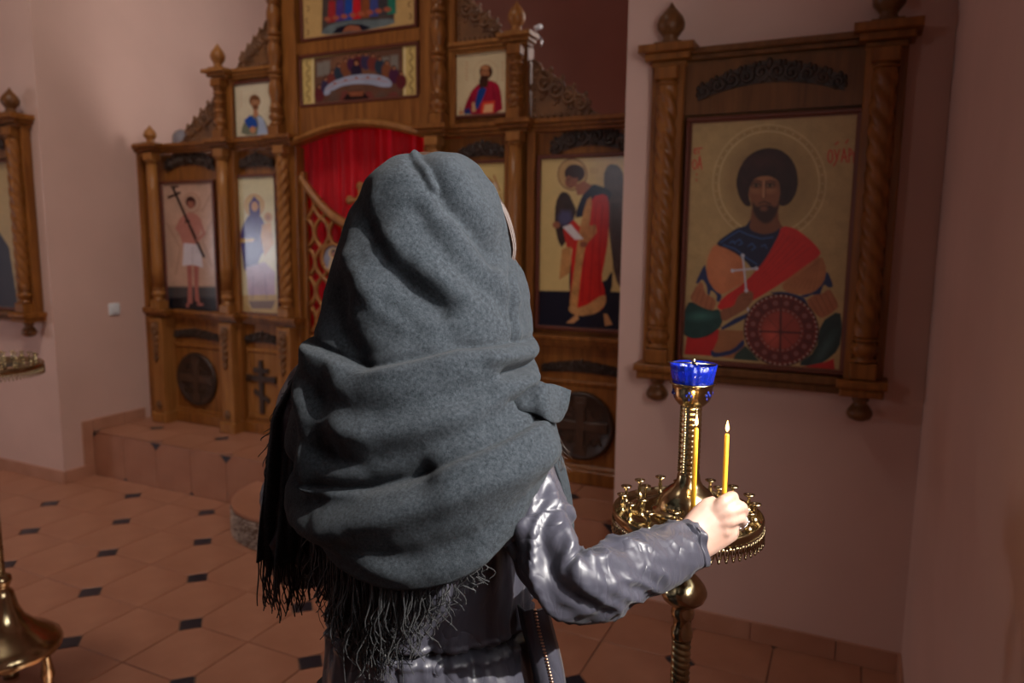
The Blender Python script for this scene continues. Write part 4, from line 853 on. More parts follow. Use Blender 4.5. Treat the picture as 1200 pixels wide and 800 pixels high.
# ------------------------------------------------------------------ icon case on the wall
def icon_case(name, label, xc, Yw, hand=1):
    t = thing(name, label, 'icon case', (xc, Yw, 1.0)); Y0 = Yw-.075; m = m_oakd
    part('back_board', MB().box(xc-.40, xc+.40, Yw-.030, Yw, 1.03, 2.14), m, t)
    for s_ in (-1, 1):
        part('side_rail', MB().box(xc+s_*.305-.014, xc+s_*.305+.014, Yw-.085, Yw-.02, 1.05, 2.14, .004), m_oak, t)
        part('side_rail', MB().box(xc+s_*.40-.014, xc+s_*.40+.014, Yw-.06, Yw-.02, 1.05, 2.14, .004), m_oak, t)
        column(t, xc+s_*.350, Yw-.075, 1.062, 2.132, .038, 'twist', hand, m=m_oak)
        onion(t, xc+s_*.348, Yw-.07, 2.205, .05, .15, m=m_oakd)
        mb = MB().lathe([(.016, 1.006), (.030, .998), (.026, .985), (.020, .978), (.030, .965), (.040, .950), (.042, .938), (.036, .924), (.018, .915), (.004, .912)], 22, (xc+s_*.350, Yw-.065, 0)); part('pendant', mb, m_oakd, t)
    part('header_panel', MB().box(xc-.292, xc+.292, Yw-.058, Yw-.02, 1.965, 2.14), m, t)
    cresting(t, xc-.245, xc+.235, 2.012, .082, Yw-.058, m_carve, bow=.75)
    mb = MB(); mould(mb, xc-.30, xc+.30, Yw, 2.137, 2.192, .085); mb2 = MB(); part('cornice', mb, m_oakd, t)
    for s_ in (-1, 1): part('cornice_block', mould(MB(), xc+s_*.35-.062, xc+s_*.35+.062, Yw, 2.134, 2.206, .135), m_oak, t)
    mb = MB(); mb.box(xc-.30, xc+.30, Yw-.085, Yw, 1.03, 1.060, .005).box(xc-.30, xc+.30, Yw-.07, Yw, 1.0, 1.03, .006); part('sill', mb, m_oakd, t)
    for s_ in (-1, 1):
        c = xc+s_*.35; part('sill_block', MB().box(c-.078, c+.078, Yw-.14, Yw, 1.034, 1.060, .006).box(c-.068, c+.068, Yw-.13, Yw, 1.004, 1.034, .008), m_oak, t)
    return t
icon_case('icon_case', 'carved oak icon case with twisted columns around the icon of the red-cloaked warrior', -.322, YW)
panel('icon', 'large icon of a bearded warrior in fur cap and red cloak with round shield', 'icon', (-.588, -.040, 1.078, 1.940), YW-.052, big_icon(), frame=.014, fdep=.018, m=m_paintm)
icon_case('icon_case', 'carved oak icon case cut off by the left picture edge on the pillar', -4.84, YW)
panel('icon', 'icon in the left wall case, only its dark edge showing at the picture border', 'icon', (-4.84-.27, -4.84+.27, 1.078, 1.940), YW-.052, pic_dark(), frame=.014, fdep=.018, m=m_paintm)
# ------------------------------------------------------------------ brass candle stands
def candle_stand(name, label, x, y, tr, k=1., n_out=15, n_in=7):
    t = thing(name, label, 'candle stand', (x, y, 0)); C = (x, y, 0)
    def P(nm, prof, m=m_brass, n=40, fn=None, parent=None): return part(nm, MB().lathe(prof, n, C, fn), m, parent or t)
    # foot: bell base on three small feet
    P('bell_base', [(.012*k, .425), (.027*k, .415), (.030*k, .40), (.024*k, .385), (.020*k, .375), (.030*k, .362), (.034*k, .345), (.040*k, .31), (.055*k, .27), (.085*k, .235), (.125*k, .205), (.145*k, .185), (.150*k, .17), (.148*k, .155), (.138*k, .15), (.01, .15)], m_brass, 48)
    for q in (0.5, 0.5+2*PI/3, 0.5+4*PI/3):
        fx, fy = x+.115*k*math.cos(q), y+.115*k*math.sin(q)
        part('foot', MB().lathe([(.018*k, .16), (.012*k, .13), (.016*k, .10), (.020*k, .07), (.012*k, .04), (.022*k, .015), (.022*k, 0)], 16, (fx, fy, 0)), m_brass, t)
    # twisted shaft
    z = np.linspace(.42, .915, 420)
    P('shaft', [(.0142, q) for q in z], m_brassd, 28, lambda R, T, Z: R*(1+.13*(np.abs(np.sin(1.0*T+300*Z))-.5)))
    P('knop', [(.0140, .905), (.0165, .912), (.0165, .922), (.0138, .927), (.0136, .94), (.0165, .943), (.0178, .950), (.0165, .957), (.0160, .962), (.024, .966), (.031, .972), (.0350, .981), (.0350, .986), (.031, .995), (.024, 1.004), (.016, 1.012), (.013, 1.017), (.0145, 1.021), (.0145, 1.026), (.011, 1.030), (.012, 1.036), (.018, 1.048), (.030, 1.062), (.036, 1.070), (.036, 1.080)])
    # tray with raised rim and pierced skirt
    zt = 1.108
    P('tray', [(.03, 1.075), (tr*.55, 1.080), (tr*.93, 1.092), (tr*.97, 1.096), (tr*1.0, 1.100), (tr*1.005, 1.1095), (tr*.995, 1.1125), (tr*.975, 1.112), (tr*.965, 1.1085), (tr*.70, zt), (tr*.68, zt+.003), (tr*.62, zt+.002), (.04, zt)], m_brass, 72)
    mb = MB(); N = int(round(62*tr/.11))
    for i in range(N):
        q = (i+.5)*2*PI/N; w = PI*tr/N*.92; pts = []
        for a in np.linspace(0, PI, 9):
            qq = q+w/tr*math.cos(a)*.95; pts.append((x+tr*1.003*math.cos(qq), y+tr*1.003*math.sin(qq), 1.098-.017*math.sin(a)**1.2))
        mb.tube(pts, .0013, 5); mb.ell((x+tr*1.003*math.cos(q), y+tr*1.003*math.sin(q), 1.098-.019), (.0022, .0022, .0026), 6, 4)
        qq = q+PI/N; mb.tube([(x+tr*1.003*math.cos(q), y+tr*1.003*math.sin(q), 1.097), (x+tr*1.003*math.cos(q), y+tr*1.003*math.sin(q), 1.088)], .0014, 5)
    part('pierced_skirt', mb, m_brass, t)
    # dome and fluted stem with beaded rings
    P('dome', [(.052, zt), (.054, zt+.004), (.050, zt+.008), (.046, zt+.010), (.0445, zt+.014), (.0425, zt+.022), (.038, zt+.030), (.030, zt+.038), (.022, zt+.044), (.0175, zt+.052), (.0165, zt+.060), (.0150, zt+.064)], m_brass, 44)
    P('stem', [(.0143, q) for q in np.linspace(zt+.055, 1.276, 140)], m_brass, 48, lambda R, T, Z: R*(1+.02*np.cos(16*T)+.07*np.abs(np.sin(Z*390))))
    bd = MB()
    for i in range(26):
        for q in (2.35, 3.45, 4.3, 5.4):
            bd.ell((x+.0150*math.cos(q), y+.0150*math.sin(q), zt+.066+i*.0040), (.0023, .0023, .0021), 7, 5)
    part('beading', bd, m_brass, t)
    P('lamp_bowl', [(.0150, 1.272), (.0185, 1.2745), (.0245, 1.281), (.0282, 1.290), (.0290, 1.300), (.0298, 1.3045), (.0335, 1.3065), (.0335, 1.3085), (.028, 1.3085), (.027, 1.300), (.004, 1.29)], m_brass, 40)
    # pierced crosses in the bowl show the blue glass
    cr = MB()
    for q in np.arange(6)*PI/3+.55:
        e = np.array((math.cos(q), math.sin(q), 0)); tn = np.array((-math.sin(q), math.cos(q), 0)); c0 = np.array(C)+e*.0286+np.array((0, 0, 1.2925))
        for d in (tn*.0035, -tn*.0035, np.array((0, 0, .0042)), np.array((0, 0, -.005))): cr.ell(c0+d-e*.0006*(d[2] < 0)*4, (.0020, .0020, .0026), 7, 5)
    part('pierced_cross', cr, m_blue, t)
    gl = MB(); fl = lambda R, T, Z: R*(1+.030*np.cos(18*T)); gl.lathe([(.004, 1.300), (.0265, 1.301), (.0285, 1.309), (.0310, 1.322), (.0335, 1.3355), (.0322, 1.3355), (.0300, 1.322), (.0270, 1.310), (.004, 1.304)], 72, C, fl)
    part('lamp_glass', gl, m_blue, t, label='fluted blue glass cup')
    fw = MB(); fw.tube([(x-.038*RT[0], y-.038*RT[1], 1.338), (x, y, 1.3365), (x+.040*RT[0], y+.040*RT[1], 1.3335)], .0011, 6).tube([(x-.02*FH[0], y-.02*FH[1], 1.337), (x+.02*FH[0], y+.02*FH[1], 1.337)], .0009, 6)
    fw.lathe([(.003, 1.334), (.003, 1.342), (.001, 1.343)], 10, C); part('wick_holder', fw, m_brass, t)
    # candle holders: little brass cups on turned stems
    hm = MB().lathe([(.0056, 0), (.0056, .0018), (.0030, .0034), (.0023, .007), (.0034, .0115), (.0034, .0135), (.0022, .0165), (.0022, .0205), (.0038, .0225), (.0082, .0243), (.0086, .0258), (.0052, .0268), (.0040, .0255), (.0030, .0245)], 16).mesh('candle_holder')
    hm.materials.append(m_brass); pos = []
    for i in range(n_out): q = (i+.35)*2*PI/n_out; pos.append((tr*.875, q))
    for i in range(n_in): q = (i+.2)*2*PI/n_in; pos.append((tr*.655, q))
    for r, q in pos: part('candle_holder', hm, m_brass, t, loc=(r*math.cos(q), r*math.sin(q), zt if r > tr*.69 else zt+.0005))
    return t
SX, SY, TRR = -.212, 1.075, .1105
candle_stand('candle_stand', 'tall brass candle stand with blue glass cup under the woman\'s right hand', SX, SY, TRR)
candle_stand('candle_stand', 'brass candle stand cut off by the left picture edge, bell base on floor', -2.462, 1.345, .165, k=1.08, n_out=26, n_in=16)
def candle(base, top, label):
    b, tp = np.array(base), np.array(top); t = thing('candle', label, 'candle', tuple(b), group=None); d = (tp-b)/np.linalg.norm(tp-b); L = np.linalg.norm(tp-b)
    part('wax', MB().tube([b, b+d*L*.5, tp-d*.002, tp], [.0034, .0033, .0031, .002], 12), m_wax, t)
    part('wick', MB().tube([tp-d*.001, tp+d*.004], .0006, 6), m_wick, t)
    z = tp+np.array((0, 0, .0025)); part('flame', MB().lathe([(.0004, 0), (.0018, .002), (.0026, .0045), (.0022, .008), (.0012, .0115), (.0002, .0155)], 14, tuple(z)), m_flame, t)
    l = bpy.data.lights.new('candle_flame_light', 'POINT'); l.energy = .10; l.color = (1, .62, .25); l.shadow_soft_size = .004
    o = bpy.data.objects.new('candle_flame_light', l); COL.objects.link(o); o.location = tuple(z+np.array((0, 0, .02)))
DH = 1.012
c0 = at_z(811, 622, 1.109); candle(c0, at_d(816, 501, c0@FH+.004), 'lit yellow candle standing on the tray, left of the other flame')
c0 = at_z(846, 632, 1.110); candle(c0, at_d(852, 508, c0@FH+.004), 'lit yellow candle pinched in the woman\'s right hand')

# ------------------------------------------------------------------ the woman
PX, PY = tuple(at_d(497, 600, .955)[:2])
wom = thing('person', 'woman seen from behind in a dark grey headscarf and slate padded jacket, holding a candle', 'person', (PX, PY, 0))
PHI = math.radians(27); EF = math.cos(PHI)*FH+math.sin(PHI)*RT; ER = math.cos(PHI)*RT-math.sin(PHI)*FH     # facing, and her right
B0 = np.array((PX, PY, 0.))
def W(r, f, z): return B0+ER*r+EF*f+ZZ*z
# --- body: limbs as lofted tubes fused into one skin by a voxel remesh
bd = MB()
def limb(pts, rad, n=14, ov=None): bd.tube(densify(pts), densify1(rad, len(pts)), n)
def densify(p, k=6):
    p = np.array(p, float); m = len(p)
    q = np.vstack([2*p[0]-p[1], p, 2*p[-1]-p[-2]]); out = []
    for i in range(m-1):
        for j in range(k):
            t_ = j/k; a, b_, c, d = q[i], q[i+1], q[i+2], q[i+3]
            out.append(.5*((2*b_)+(-a+c)*t_+(2*a-5*b_+4*c-d)*t_**2+(-a+3*b_-3*c+d)*t_**3))
    out.append(p[-1]); return np.array(out)
def densify1(r, m=0, k=6): return densify(np.array([[a, 0, 0] for a in r]), k)[:, 0]
def loft(rows, n=36):      # rows: (r0, f0, z, half width, half depth)
    a = np.arange(n)*2*PI/n; R = densify(np.array(rows, float), 5); R[:, 3:] *= .86
    bd.grid(np.array([[W(r[0]+r[3]*math.cos(q), r[1]+r[4]*math.sin(q), r[2]) for q in a] for r in R]), cv=True)
    b0 = len(bd.V)-len(R)*n; bd.F.append(tuple(b0+i for i in range(n))[::-1]); bd.F.append(tuple(b0+(len(R)-1)*n+i for i in range(n))); bd.S += [True, True]
loft([(0, 0, .74, .12, .09), (0, -.01, .82, .165, .11), (0, -.005, .92, .160, .105), (0, .01, 1.03, .125, .088), (0, .01, 1.14, .140, .098), (0, 0, 1.24, .165, .10), (0, -.01, 1.31, .150, .085), (0, -.01, 1.345, .085, .06)])
for s_ in (-1, 1):
    limb([W(s_*.085, 0, .82), W(s_*.09, .01, .62), W(s_*.09, .0, .47), W(s_*.09, -.02, .33), W(s_*.09, -.01, .10)], [.082, .068, .052, .050, .036])
    limb([W(s_*.09, -.03, .045), W(s_*.093, .05, .045), W(s_*.097, .15, .028)], [.040, .042, .026])
# head turned to her right, looking down at the candle
HC = at_d(503, 288, .958); ha = math.radians(50); HF = math.cos(ha)*FH+math.sin(ha)*RT-.12*ZZ; HF /= np.linalg.norm(HF); HR = np.cross(HF, ZZ); HR /= np.linalg.norm(HR); HU = np.cross(HR, HF)
def Hd(r, f, u): return HC+HR*r+HF*f+HU*u
a = np.linspace(-PI/2+.05, PI/2-.05, 30); t_ = np.arange(40)*2*PI/40; hp = []
for q in a:
    row = []
    for w_ in t_:
        x, y, z = math.cos(q)*math.cos(w_), math.cos(q)*math.sin(w_), math.sin(q)
        jaw = 1-.30*max(0, -z)**1.3*(1 if y > -.2 else .6); r_, f_, u_ = .073*x*jaw, .092*y*(1-.12*max(0, -z) if y > 0 else 1), .112*z-.005
        if y > 0 and z < -.2: f_ += .012*(-z-.2)*y
        for ex in (-.031, .031): f_ -= .012*math.exp(-((r_-ex)**2/.00022+(u_-.006)**2/.00012))*(y > 0)
        f_ += (.006*math.exp(-((u_-.030)**2/.00016))*math.exp(-(r_/.05)**2))*(y > 0); row.append(Hd(r_, f_, u_))
    hp.append(row)
bd.grid(np.array(hp), cv=True); b0 = len(bd.V)-30*40; bd.F.append(tuple(b0+i for i in range(40))[::-1]); bd.F.append(tuple(b0+29*40+i for i in range(40))); bd.S += [True, True]
bd.tube([Hd(0, .082, .018), Hd(0, .094, -.005), Hd(0, .106, -.022), Hd(0, .090, -.032)], [.006, .009, .012, .009], 10)
for s_ in (-1, 1):
    bd.ell(Hd(s_*.010, .092, -.028), (.008, .008, .007), 8, 6); bd.ell(Hd(s_*.074, -.005, -.005), (.012, .016, .028), 10, 7)
    bd.ell(Hd(s_*.031, .071, .006), (.013, .012, .012), 10, 7)
bd.tube([Hd(-.022, .078, -.052), Hd(-.008, .089, -.049), Hd(.008, .089, -.049), Hd(.022, .078, -.052)], [.004, .0055, .0055, .004], 8); bd.tube([Hd(-.018, .078, -.060), Hd(0, .087, -.062), Hd(.018, .078, -.060)], [.004, .0065, .004], 8)
nb = W(0, -.012, 1.33); bd.tube([nb, nb*.45+(HC-HU*.05-HF*.02)*.55, HC-HU*.03-HF*.02], [.062, .055, .058], 16)
# right arm and hand
SHO = W(.165, 0, 1.30); ELB = at_d(672, 683, .775); WRI = at_d(806, 637, .922)
SPN = [(574, 470, .89, 52), (590, 520, .875, 46), (607, 560, .86, 42), (624, 600, .835, 42), (640, 640, .805, 44), (657, 668, .79, 46), (680, 680, .788, 44), (708, 678, .805, 41), (738, 666, .838, 39), (770, 654, .878, 36), (797, 643, .912, 32.5), (807, 639, .922, 31)]
limb([W(.11, 0, 1.30)]+[at_d(u, v, d) for u, v, d, r in SPN], [.05]+[(.62 if i < 9 else .72)*r*d/FPX for i, (u, v, d, r) in enumerate(SPN)])
def HP(u, v, d): return at_d(u, v, d)
bd_n = len(bd.V)
pts = [HP(800, 639, 0.920), HP(812, 633, 0.927), HP(824, 623, 0.933), HP(838, 612, 0.938), HP(850, 606, 0.943)]
pf = MB(); rr = [(.024, .019), (.029, .018), (.033, .0165), (.035, .0155), (.033, .014)]
fd = (pts[-1]-pts[0]); fd /= np.linalg.norm(fd); nd = -FH-.10*RT+.12*ZZ; nd -= fd*(nd@fd); nd /= np.linalg.norm(nd); sd_ = np.cross(fd, nd)
if sd_[2] < 0: sd_ = -sd_
P = densify(pts); Rw = densify1([r[0] for r in rr]); Rt_ = densify1([r[1] for r in rr]); q = np.arange(18)*2*PI/18
bd.grid(np.array([[p+sd_*a_*math.cos(w_)+nd*b_*math.sin(w_) for w_ in q] for p, a_, b_ in zip(P, Rw, Rt_)]), cv=True)
b0 = len(bd.V)-len(P)*18; bd.F.append(tuple(b0+i for i in range(18))[::-1]); bd.F.append(tuple(b0+(len(P)-1)*18+i for i in range(18))); bd.S += [True, True]
FING = [
 [HP(838, 598, 0.935), HP(848, 588, 0.935), HP(858, 582, 0.947), HP(858, 586, 0.969), HP(851, 590, 0.979)],
 [HP(842, 605, 0.933), HP(856, 599, 0.931), HP(868, 594, 0.943), HP(870, 601, 0.965), HP(862, 606, 0.977)],
 [HP(841, 614, 0.931), HP(855, 610, 0.929), HP(867, 607, 0.941), HP(868, 615, 0.961), HP(860, 620, 0.971)],
 [HP(838, 624, 0.929), HP(849, 622, 0.929), HP(859, 620, 0.939), HP(860, 627, 0.955), HP(853, 631, 0.963)]]
FR = [[.0105, .0095, .0088, .0080, .0066], [.0105, .0098, .0092, .0082, .0068], [.0102, .0094, .0088, .0078, .0064], [.0090, .0082, .0076, .0068, .0056]]
for f_, r_ in zip(FING, FR): limb(f_, [q_*.92 for q_ in r_], 12); bd.ell(f_[1], (.0093,)*3, 10, 7)
limb([HP(812, 625, 0.947), HP(824, 608, 0.965), HP(837, 597, 0.981), HP(846, 589, 0.988)], [.013, .0125, .0105, .0080], 12)
# left arm under the scarf
LS, LE, LW = W(-.165, 0, 1.30), W(-.215, .0, 1.06), W(-.12, .17, 1.10)
limb([W(-.10, 0, 1.28), LS-ZZ*.02, (LS+LE)/2, LE, (LE+LW)/2, LW], [.04, .040, .038, .034, .032, .025])
limb([LW, W(-.09, .21, 1.12), W(-.06, .25, 1.13)], [.026, .030, .022], 12)
for k in range(4): limb([W(-.065+.0*k, .24, 1.155-.018*k), W(-.04, .275, 1.16-.019*k), W(-.015, .285, 1.155-.019*k), W(.0, .270, 1.15-.019*k)], [.0095, .0088, .008, .0065], 10)
limb([W(-.10, .20, 1.145), W(-.085, .235, 1.17), W(-.06, .26, 1.178)], [.012, .011, .008], 10)
body = part('body', bd, m_skin, wom)
rm = body.modifiers.new('fuse', 'REMESH'); rm.mode = 'VOXEL'; rm.voxel_size = .0026; rm.use_smooth_shade = True
sm = body.modifiers.new('smooth', 'SMOOTH'); sm.factor = .5; sm.iterations = 2
# finger ring
rp = FING[2]; c = (rp[1]*.45+rp[2]*.55); d = rp[2]-rp[1]; d /= np.linalg.norm(d); e1 = np.cross(d, ZZ); e1 /= np.linalg.norm(e1); e2 = np.cross(d, e1)
c = rp[2]*.55+rp[3]*.45; d = rp[3]-rp[2]; d /= np.linalg.norm(d); e1 = np.cross(d, RT); e1 /= np.linalg.norm(e1); e2 = np.cross(d, e1)
mb = MB(); mb.tube([c+e1*.0098*math.cos(q)+e2*.0098*math.sin(q) for q in np.linspace(0, 2*PI, 25)], .0010, 6); mb.ell(c+RT*.0098-FH*.003, (.0026, .0026, .0026), 8, 6); part('finger_ring', mb, m_silver, wom, label='silver finger ring with a small stone')
# nails are hidden; trousers and boots
mb = MB()
for s_ in (-1, 1):
    mb.tube(densify([W(s_*.085, 0, .86), W(s_*.09, .01, .62), W(s_*.09, .0, .47), W(s_*.09, -.02, .30), W(s_*.09, -.01, .12)]), densify1([.094, .080, .064, .060, .052], 5), 20)
part('trousers', mb, m_trous, wom)
for s_ in (-1, 1):
    mb = MB(); mb.tube(densify([W(s_*.09, -.012, .24), W(s_*.09, -.015, .14), W(s_*.09, -.02, .07)]), densify1([.054, .050, .050], 3), 18)
    mb.tube(densify([W(s_*.09, -.045, .05), W(s_*.093, .05, .052), W(s_*.097, .165, .034)]), densify1([.046, .050, .032], 3), 18); part('boot', mb, m_boot, wom)
# --- padded jacket
def interp_rows(rows, n):
    R = np.array(rows, float); k = max(4, n//(len(R)-1)); return densify(R, k)
JR = [(452, 462, 545, .955, .075), (470, 432, 575, .952, .095), (495, 416, 592, .95, .108), (525, 408, 602, .95, .116), (560, 404, 606, .95, .118), (600, 394, 616, .955, .124), (640, 389, 621, .955, .124), (680, 386, 623, .955, .120), (704, 386, 622, .955, .116), (714, 388, 619, .955, .112), (724, 384, 626, .955, .117), (750, 380, 637, .955, .126), (800, 376, 648, .955, .138), (880, 366, 664, .955, .150), (980, 350, 684, .955, .162), (1060, 342, 694, .955, .166)]
R = interp_rows(JR, 190); NT = 200; th = np.arange(NT)*2*PI/NT
Y_, XLr, XRr, Dj, Bj = [R[:, k:k+1] for k in range(5)]; T_ = th[None]
c_ = np.sign(np.cos(T_))*np.abs(np.cos(T_))**.85; s_n = np.sign(np.sin(T_))*np.abs(np.sin(T_))**.9
U = (XLr+XRr)/2+(XRr-XLr)/2*c_
env = np.exp(-((Y_-714)/26)**2); low = np.clip((Y_-714)/60, 0, 1); up = np.clip((714-Y_)/80, 0, 1)
q1 = vnoise(np.stack([np.cos(T_)*5.5+0*Y_, np.sin(T_)*5.5+0*Y_, Y_*.006+0*T_], -1), 7); q2 = vnoise(np.stack([np.cos(T_)*2.2+Y_*.004, np.sin(T_)*2.2+0*Y_, Y_*.016+0*T_], -1), 9)
q3 = vnoise(np.stack([np.cos(T_)*13+Y_*.01, np.sin(T_)*13+0*Y_, Y_*.012+0*T_], -1), 21)
rid = lambda n: 1-2*np.abs(n)
disp = env*.009*rid(q3)+.012*low*rid(q1)*np.exp(-low*.5)+.010*low*q2+.007*up*rid(q2)+.004*rid(q1)*up-.006*np.exp(-((Y_-714)/4.)**2)+.0025*np.exp(-((Y_-706)/3.)**2)+.0025*np.exp(-((Y_-723)/3.)**2)
ew = 14*np.exp(-((T_-.05)/.25)**2)*low                        # the front edge hangs open on her right
P = np.empty(U.shape+(3,))
for i in range(len(R)):
    for j in range(NT):
        d = Dj[i, 0]-(Bj[i, 0]+disp[i, j])*s_n[0, j]; lat = (U[i, j]-600)*Dj[i, 0]/FPX
        lat += disp[i, j]*c_[0, j]; P[i, j] = (d, lat, 0)
# world points: rows sit at the height of their picture row at the body axis
zrow = np.array([at_d(505, y, .955)[2] for y in R[:, 0]])
PW = ORG*np.array([1, 1, 0])+P[..., :1]*FH+P[..., 1:2]*RT+zrow[:, None, None]*ZZ
PW[..., 2] += 0
jk = MB().grid(PW, cv=True)
jacket = part('jacket', jk, m_jacket, wom, label='slate padded jacket gathered at the waist'); sd = jacket.modifiers.new('thick', 'SOLIDIFY'); sd.thickness = .003; sd.offset = 0
# sleeves with creases
def sleeve(spine, name, seed, elbow, n=64, k=34):
    pts = densify([at_d(u, v, d) for u, v, d, r in spine], k); rad = densify1([r*d/FPX for u, v, d, r in spine], 0, k)
    m = len(pts); T = np.gradient(pts, axis=0); T /= np.linalg.norm(T, axis=1)[:, None]
    N = np.cross(T, np.broadcast_to(FH, T.shape)); N /= np.linalg.norm(N, axis=1)[:, None]; B = np.cross(N, T)
    s = np.concatenate([[0], np.cumsum(np.linalg.norm(np.diff(pts, axis=0), axis=1))]); a = np.arange(n)*2*PI/n
    S, Aa = s[:, None], a[None]
    n1 = vnoise(np.stack([S*34+2.0*np.cos(Aa), 1.1*np.cos(Aa)+0*S, 1.1*np.sin(Aa)+0*S], -1), seed); n2 = vnoise(np.stack([S*62+2*np.sin(Aa), 2.1*np.cos(Aa)+0*S, 2.1*np.sin(Aa)+S*9], -1), seed+3)
    n3 = vnoise(np.stack([S*14+0*Aa, 2.6*np.cos(Aa)+S*8, 2.6*np.sin(Aa)+0*S], -1), seed+5)
    e = np.exp(-((S-s[int(elbow*(m-1))])/.075)**2); end = np.clip((s[-1]-S)/.05, 0, 1)
    dsp = ((.0030+.0075*e)*rid(n1)+(.0014+.0032*e)*rid(n2))*(.35+.65*np.clip(.6+.8*np.sin(Aa+2.2), 0, 1)*e+.65*(1-e))+.0030*n3+.0022*(1-end)*rid(n2)-.004*np.exp(-((S-s[-1]+.016)/.0025)**2)
    K = np.gradient(T, axis=0); K /= np.linalg.norm(K, axis=1)[:, None]+1e-9
    inn = np.clip(np.einsum('ijk,ik->ij', np.cos(a)[None, :, None]*N[:, None]+np.sin(a)[None, :, None]*B[:, None], K), 0, 1)
    dsp = dsp*(1-.85*inn*e)-rad[:, None]*.16*inn*e
    P = pts[:, None]+(rad[:, None]+dsp)[..., None]*(np.cos(a)[None, :, None]*N[:, None]+np.sin(a)[None, :, None]*B[:, None])
    last = pts[-1]+(P[-1]-pts[-1])*.86-T[-1]*.010; P = np.concatenate([P, (pts[-1]+(P[-1]-pts[-1])*.97+T[-1]*.002)[None], last[None]])
    o = part(name, MB().grid(P, cv=True), m_jacket, wom); return o
sleeve(SPN, 'sleeve', 31, .47)
def pxof(p): 
    v = np.asarray(p)-ORG; w_ = v@FW; return 600+FPX*(v@CX)/w_, 400+FPX*(v@CY)/w_
def spx(p, r): u, v = pxof(p); return (u, v, (np.asarray(p)-ORG)@FH, r*FPX/((np.asarray(p)-ORG)@FH))
sleeve([spx(W(-.10, 0, 1.315), .055), spx(W(-.160, 0, 1.285), .064), spx((LS+LE)/2+ER*-.01, .058), spx(LE, .055), spx(LE*.6+LW*.4, .05), spx(LE*.2+LW*.8, .042)], 'sleeve', 41, .55)
# armhole seam and hanging zip
sm_ = MB(); ps = densify([at_d(u, v, d) for u, v, d in ((574, 590, .835), (587, 612, .822), (602, 642, .800), (620, 676, .785), (634, 704, .785), (641, 716, .79))], 8)
sm_.tube(ps, .0028, 8); part('armhole_seam', sm_, m_jacket, wom)
zp = densify([at_d(u, v, d) for u, v, d in ((627, 713, .872), (631, 735, .868), (637, 758, .865), (643, 782, .862), (648, 806, .86), (652, 840, .86), (655, 900, .86), (657, 980, .86))], 12)
fl_ = np.stack([zp-RT*.020-FH*-.012, zp-RT*.012-FH*.004, zp-RT*.004, zp+RT*.004, zp+RT*.012+FH*.004, zp+RT*.014+FH*.03], 1); fo = part('front_flap', MB().grid(fl_), m_jacket, wom); fo.modifiers.new('thick', 'SOLIDIFY').thickness = .003
zz = MB(); acc = np.concatenate([[0], np.cumsum(np.linalg.norm(np.diff(zp, axis=0), axis=1))])
for s__ in np.arange(.0, acc[-1], .0042):
    p = np.array([np.interp(s__, acc, zp[:, k]) for k in range(3)])-FH*.0030; zz.ell(p, (.0030, .0022, .0014), 6, 4)
part('zip', zz, m_zip, wom, label='copper-toned zip')

# --- the headscarf: hood, wrap and shoulder drape as one modelled shell
SR = [(185, 498, 185, 512, 0, .955, .008, 0), (188, 470, 186, 537, -1, .955, .046, 0), (197, 447, 196, 557, -2, .955, .076, 0), (212, 431, 211, 569, -2, .957, .098, 0), (236, 420, 234, 582, 0, .958, .113, 0), (266, 411, 264, 589, 0, .958, .122, 0),
 (300, 400, 300, 599, 0, .957, .128, 0), (325, 391, 322, 613, 0, .956, .131, 0), (350, 385, 348, 622, 0, .955, .134, 0), (376, 379, 376, 627, 0, .954, .138, 0), (402, 370, 400, 627, 0, .952, .144, .01), (428, 360, 425, 629, 2, .95, .15, .03),
 (452, 351, 448, 634, 4, .948, .155, .05), (478, 342, 472, 644, 8, .946, .160, .08), (506, 336, 492, 649, 14, .944, .165, .10), (536, 332, 510, 648, 26, .944, .168, .12), (562, 335, 526, 643, 40, .944, .168, .13), (582, 346, 544, 634, 60, .944, .165, .13)]
R = interp_rows(SR, 230); NT = 300; th = (np.arange(NT)+.5)*2*PI/NT; m_ = len(R)
yl, xl, yr, xr, sag, Dc, Bc, Kc = [R[:, k:k+1] for k in range(8)]; T_ = th[None]
cc = np.sign(np.cos(T_))*np.abs(np.cos(T_))**.88; ss = np.sign(np.sin(T_))*np.abs(np.sin(T_))**.92
sx = .5+.5*cc; near = np.clip(np.sin(T_)*1.6+.25, 0, 1)
UX = xl+(xr-xl)*sx; VY = yl+(yr-yl)*sx+sag*4*sx*(1-sx)*np.where(np.sin(T_) > 0, 1, .3)
def pdist(poly):
    p = np.array(poly, float); d = np.full(UX.shape, 1e9); sg = np.zeros(UX.shape)
    for a_, b_ in zip(p[:-1], p[1:]):
        e = b_-a_; t = np.clip(((UX-a_[0])*e[0]+(VY-a_[1])*e[1])/(e@e), 0, 1); q = np.hypot(UX-a_[0]-t*e[0], VY-a_[1]-t*e[1])
        s1 = np.sign(e[0]*(VY-a_[1])-e[1]*(UX-a_[0])); sg = np.where(q < d, s1, sg); d = np.minimum(d, q)
    # fade at the ends
    e0 = np.hypot(UX-p[0][0], VY-p[0][1]); e1 = np.hypot(UX-p[-1][0], VY-p[-1][1])
    return d, sg
dz = np.zeros(UX.shape)
